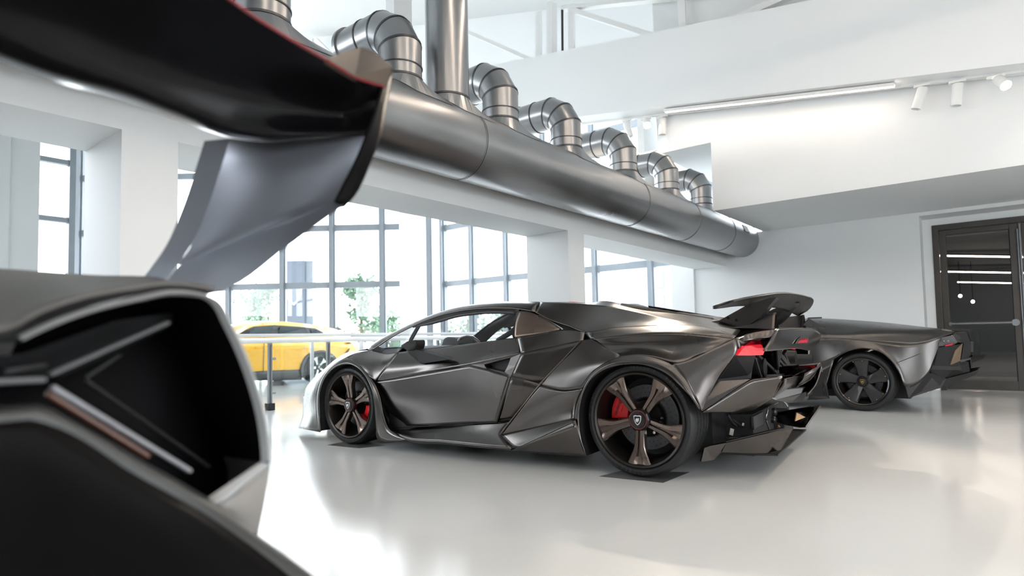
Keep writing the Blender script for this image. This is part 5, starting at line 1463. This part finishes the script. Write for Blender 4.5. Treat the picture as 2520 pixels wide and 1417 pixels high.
# the far side of the stair void
rail2 = empty('glass_railing', (-10.2, 5.5, -.2), 0, 'second glass balustrade with a broad white rail in front of the yellow SUV', 'railing')
p_ = hit(592, 830, XA, -10.2); q_ = hit(1000, 829, XA, -10.2)
for px in (768, 889, 1010, 560):
    b = hit(px, 930, XA, -10.2)
    yy = b[1]-5.5
    bar('post', (0, yy, .0), (0, yy, 1.08), .06, .04, M['railpost'], rail2)
bar('handrail', (0, -4.5, 1.12), (0, 8.0, 1.12), .10, .075, M['white_metal'], rail2)
for y0, y1 in ((-4.5, -2.0), (-2.0, .5), (.5, 3.0), (3.0, 5.5), (5.5, 8.0)):
    mesh('glass_pane', [(0, y0+.03, .12), (0, y1-.03, .12), (0, y1-.03, 1.0), (0, y0+.03, 1.0)], [(0, 1, 2, 3)], M['railglass'], rail2)

# ================================================================ OUTSIDE
box('ground', (-120, -60, -.62), (40, 120, -.5), mat('pale_paving', (0.48, 0.48, 0.47), 0.8, noise=(.3, .05, .03)), kind='structure')
pyl0 = hit(706, 792, (CF[0], CF[1], 0), 31); pyl1 = hit(772, 792, (CF[0], CF[1], 0), 31)
ptop = hit(740, 642, (CF[0], CF[1], 0), 31)[2]
pyl = empty('sign_pylon', tuple(((pyl0+pyl1)/2)*np.array([1, 1, 0])+np.array([0, 0, -.5])), math.radians(38), 'tall bluish sign pylon with a shield emblem outside the glass facade', 'sign')
wd = np.linalg.norm((pyl1-pyl0)[:2])
box('panel', (-wd*.5, -.2, 0), (wd*.22, .35, ptop+.5), mat('blue_grey_panel', (0.13, 0.15, 0.19), 0.5, noise=(1, .05, .03)), pyl, bev=.02)
box('side_panel', (wd*.22, -.12, 0), (wd*.5, .35, ptop+.5), mat('pale_blue_panel', (0.19, 0.215, 0.25), 0.5, noise=(1, .05, .03)), pyl, bev=.02)
shield('emblem', np.array([-wd*.18, -.22, ptop+.5-1.75]), (1, 0, 0), (0, 0, 1), .85, mat('emblem_pale', (0.55, 0.56, 0.58), .4, noise=(3, .03, .03)), pyl, .03)
shield('emblem_field', np.array([-wd*.18, -.255, ptop+.5-1.75]), (1, 0, 0), (0, 0, 1), .66, mat('emblem_slate', (0.22, 0.24, 0.28), .4, noise=(3, .03, .03)), pyl, .01)

M['leaf'] = mat('hazed_leaves', (0.16, 0.27, 0.18), 0.6, noise=(1.5, .35, .05))  # green lightened in the colour for the haze outside
M['bark'] = mat('bark', (0.16, 0.13, 0.10), 0.8, noise=(6, .2, .05))
def tree(px, py, depth, h, wdt, label, seed, dens=900):
    rnd = random.Random(seed)
    b = hit(px, py, (CF[0], CF[1], 0), depth); b[2] = -.5
    t = empty('tree', tuple(b), 0, label, 'tree')
    tube('trunk', [(0, 0, 0), (.05, 0, h*.4), (0, .03, h*.85)], [.12, .09, .03], M['bark'], t, n=8)
    for k in range(5):
        a = rnd.uniform(0, 6.28)
        tube('branch', [(0, 0, h*(.35+.1*k)), (math.cos(a)*wdt*.3, math.sin(a)*wdt*.3, h*(.5+.1*k))], [.04, .015], M['bark'], t, n=6)
    vs, fs = [], []
    cl_c = [(rnd.gauss(0, wdt*.24), rnd.gauss(0, wdt*.24), h*(.30+.68*rnd.random())) for _ in range(26)]
    for _ in range(dens):
        cx, cy, cz = rnd.choice(cl_c)
        k = max(.25, 1.15-cz/h)
        p = np.array([cx*k*1.6+rnd.gauss(0, .22), cy*k*1.6+rnd.gauss(0, .22), cz+rnd.gauss(0, .22)])
        a = np.array([rnd.gauss(0, 1) for _ in range(3)]); a /= np.linalg.norm(a)
        c_ = np.cross(a, (rnd.gauss(0, 1), rnd.gauss(0, 1), rnd.gauss(0, 1))); c_ /= max(np.linalg.norm(c_), 1e-6)
        s = rnd.uniform(.10, .20)
        i = len(vs)
        vs += [p-a*s, p+c_*s*.5, p+a*s, p-c_*s*.5]
        fs.append((i, i+1, i+2, i+3))
    mesh('foliage', vs, fs, M['leaf'], t, kind='stuff')
tree(640, 800, 33, 4.3, 4.2, 'pale young tree outside the glass, left of the sign pylon', 3, 1300)
tree(888, 800, 30, 4.4, 2.6, 'slender pale tree outside the glass, right of the sign pylon', 5, 1200)
tree(965, 800, 36, 3.4, 2.6, 'faint tree outside beside the white pillar of the court', 8, 900)
tree(1150, 805, 40, 3.2, 3.2, 'low tree outside seen through the windows of the bronze-sheen car', 9, 900)
tree(1235, 800, 34, 3.4, 3.4, 'leafy tree outside seen at the rear edge of the car window', 12, 900)

# pale building block set beyond the glass for the blue-grey tones by the end wall
b0_ = hit(1560, 800, YA, 34); b1_ = hit(1720, 800, YA, 34)
bd = empty('office_building', (b0_[0], 34, -.5), 0, 'pale blue-grey building beyond the glass next to the end wall', 'building')
W_ = b1_[0]-b0_[0]+3
box('wall', (-.2, 0, 0), (W_, 6, 7.5), mat('pale_cladding', (0.28, 0.31, 0.36), 0.6, noise=(1, .04, .03)), bd)
wm_ = mat('building_glass', (0.18, 0.21, 0.26), 0.3, coat=.4, noise=(1, .08, .02))
for i in range(6):
    for k in range(4):
        x = .2+i*W_/6
        box('window', (x, -.06, .9+k*1.65), (x+W_/6-.5, .02, 2.1+k*1.65), wm_, bd)
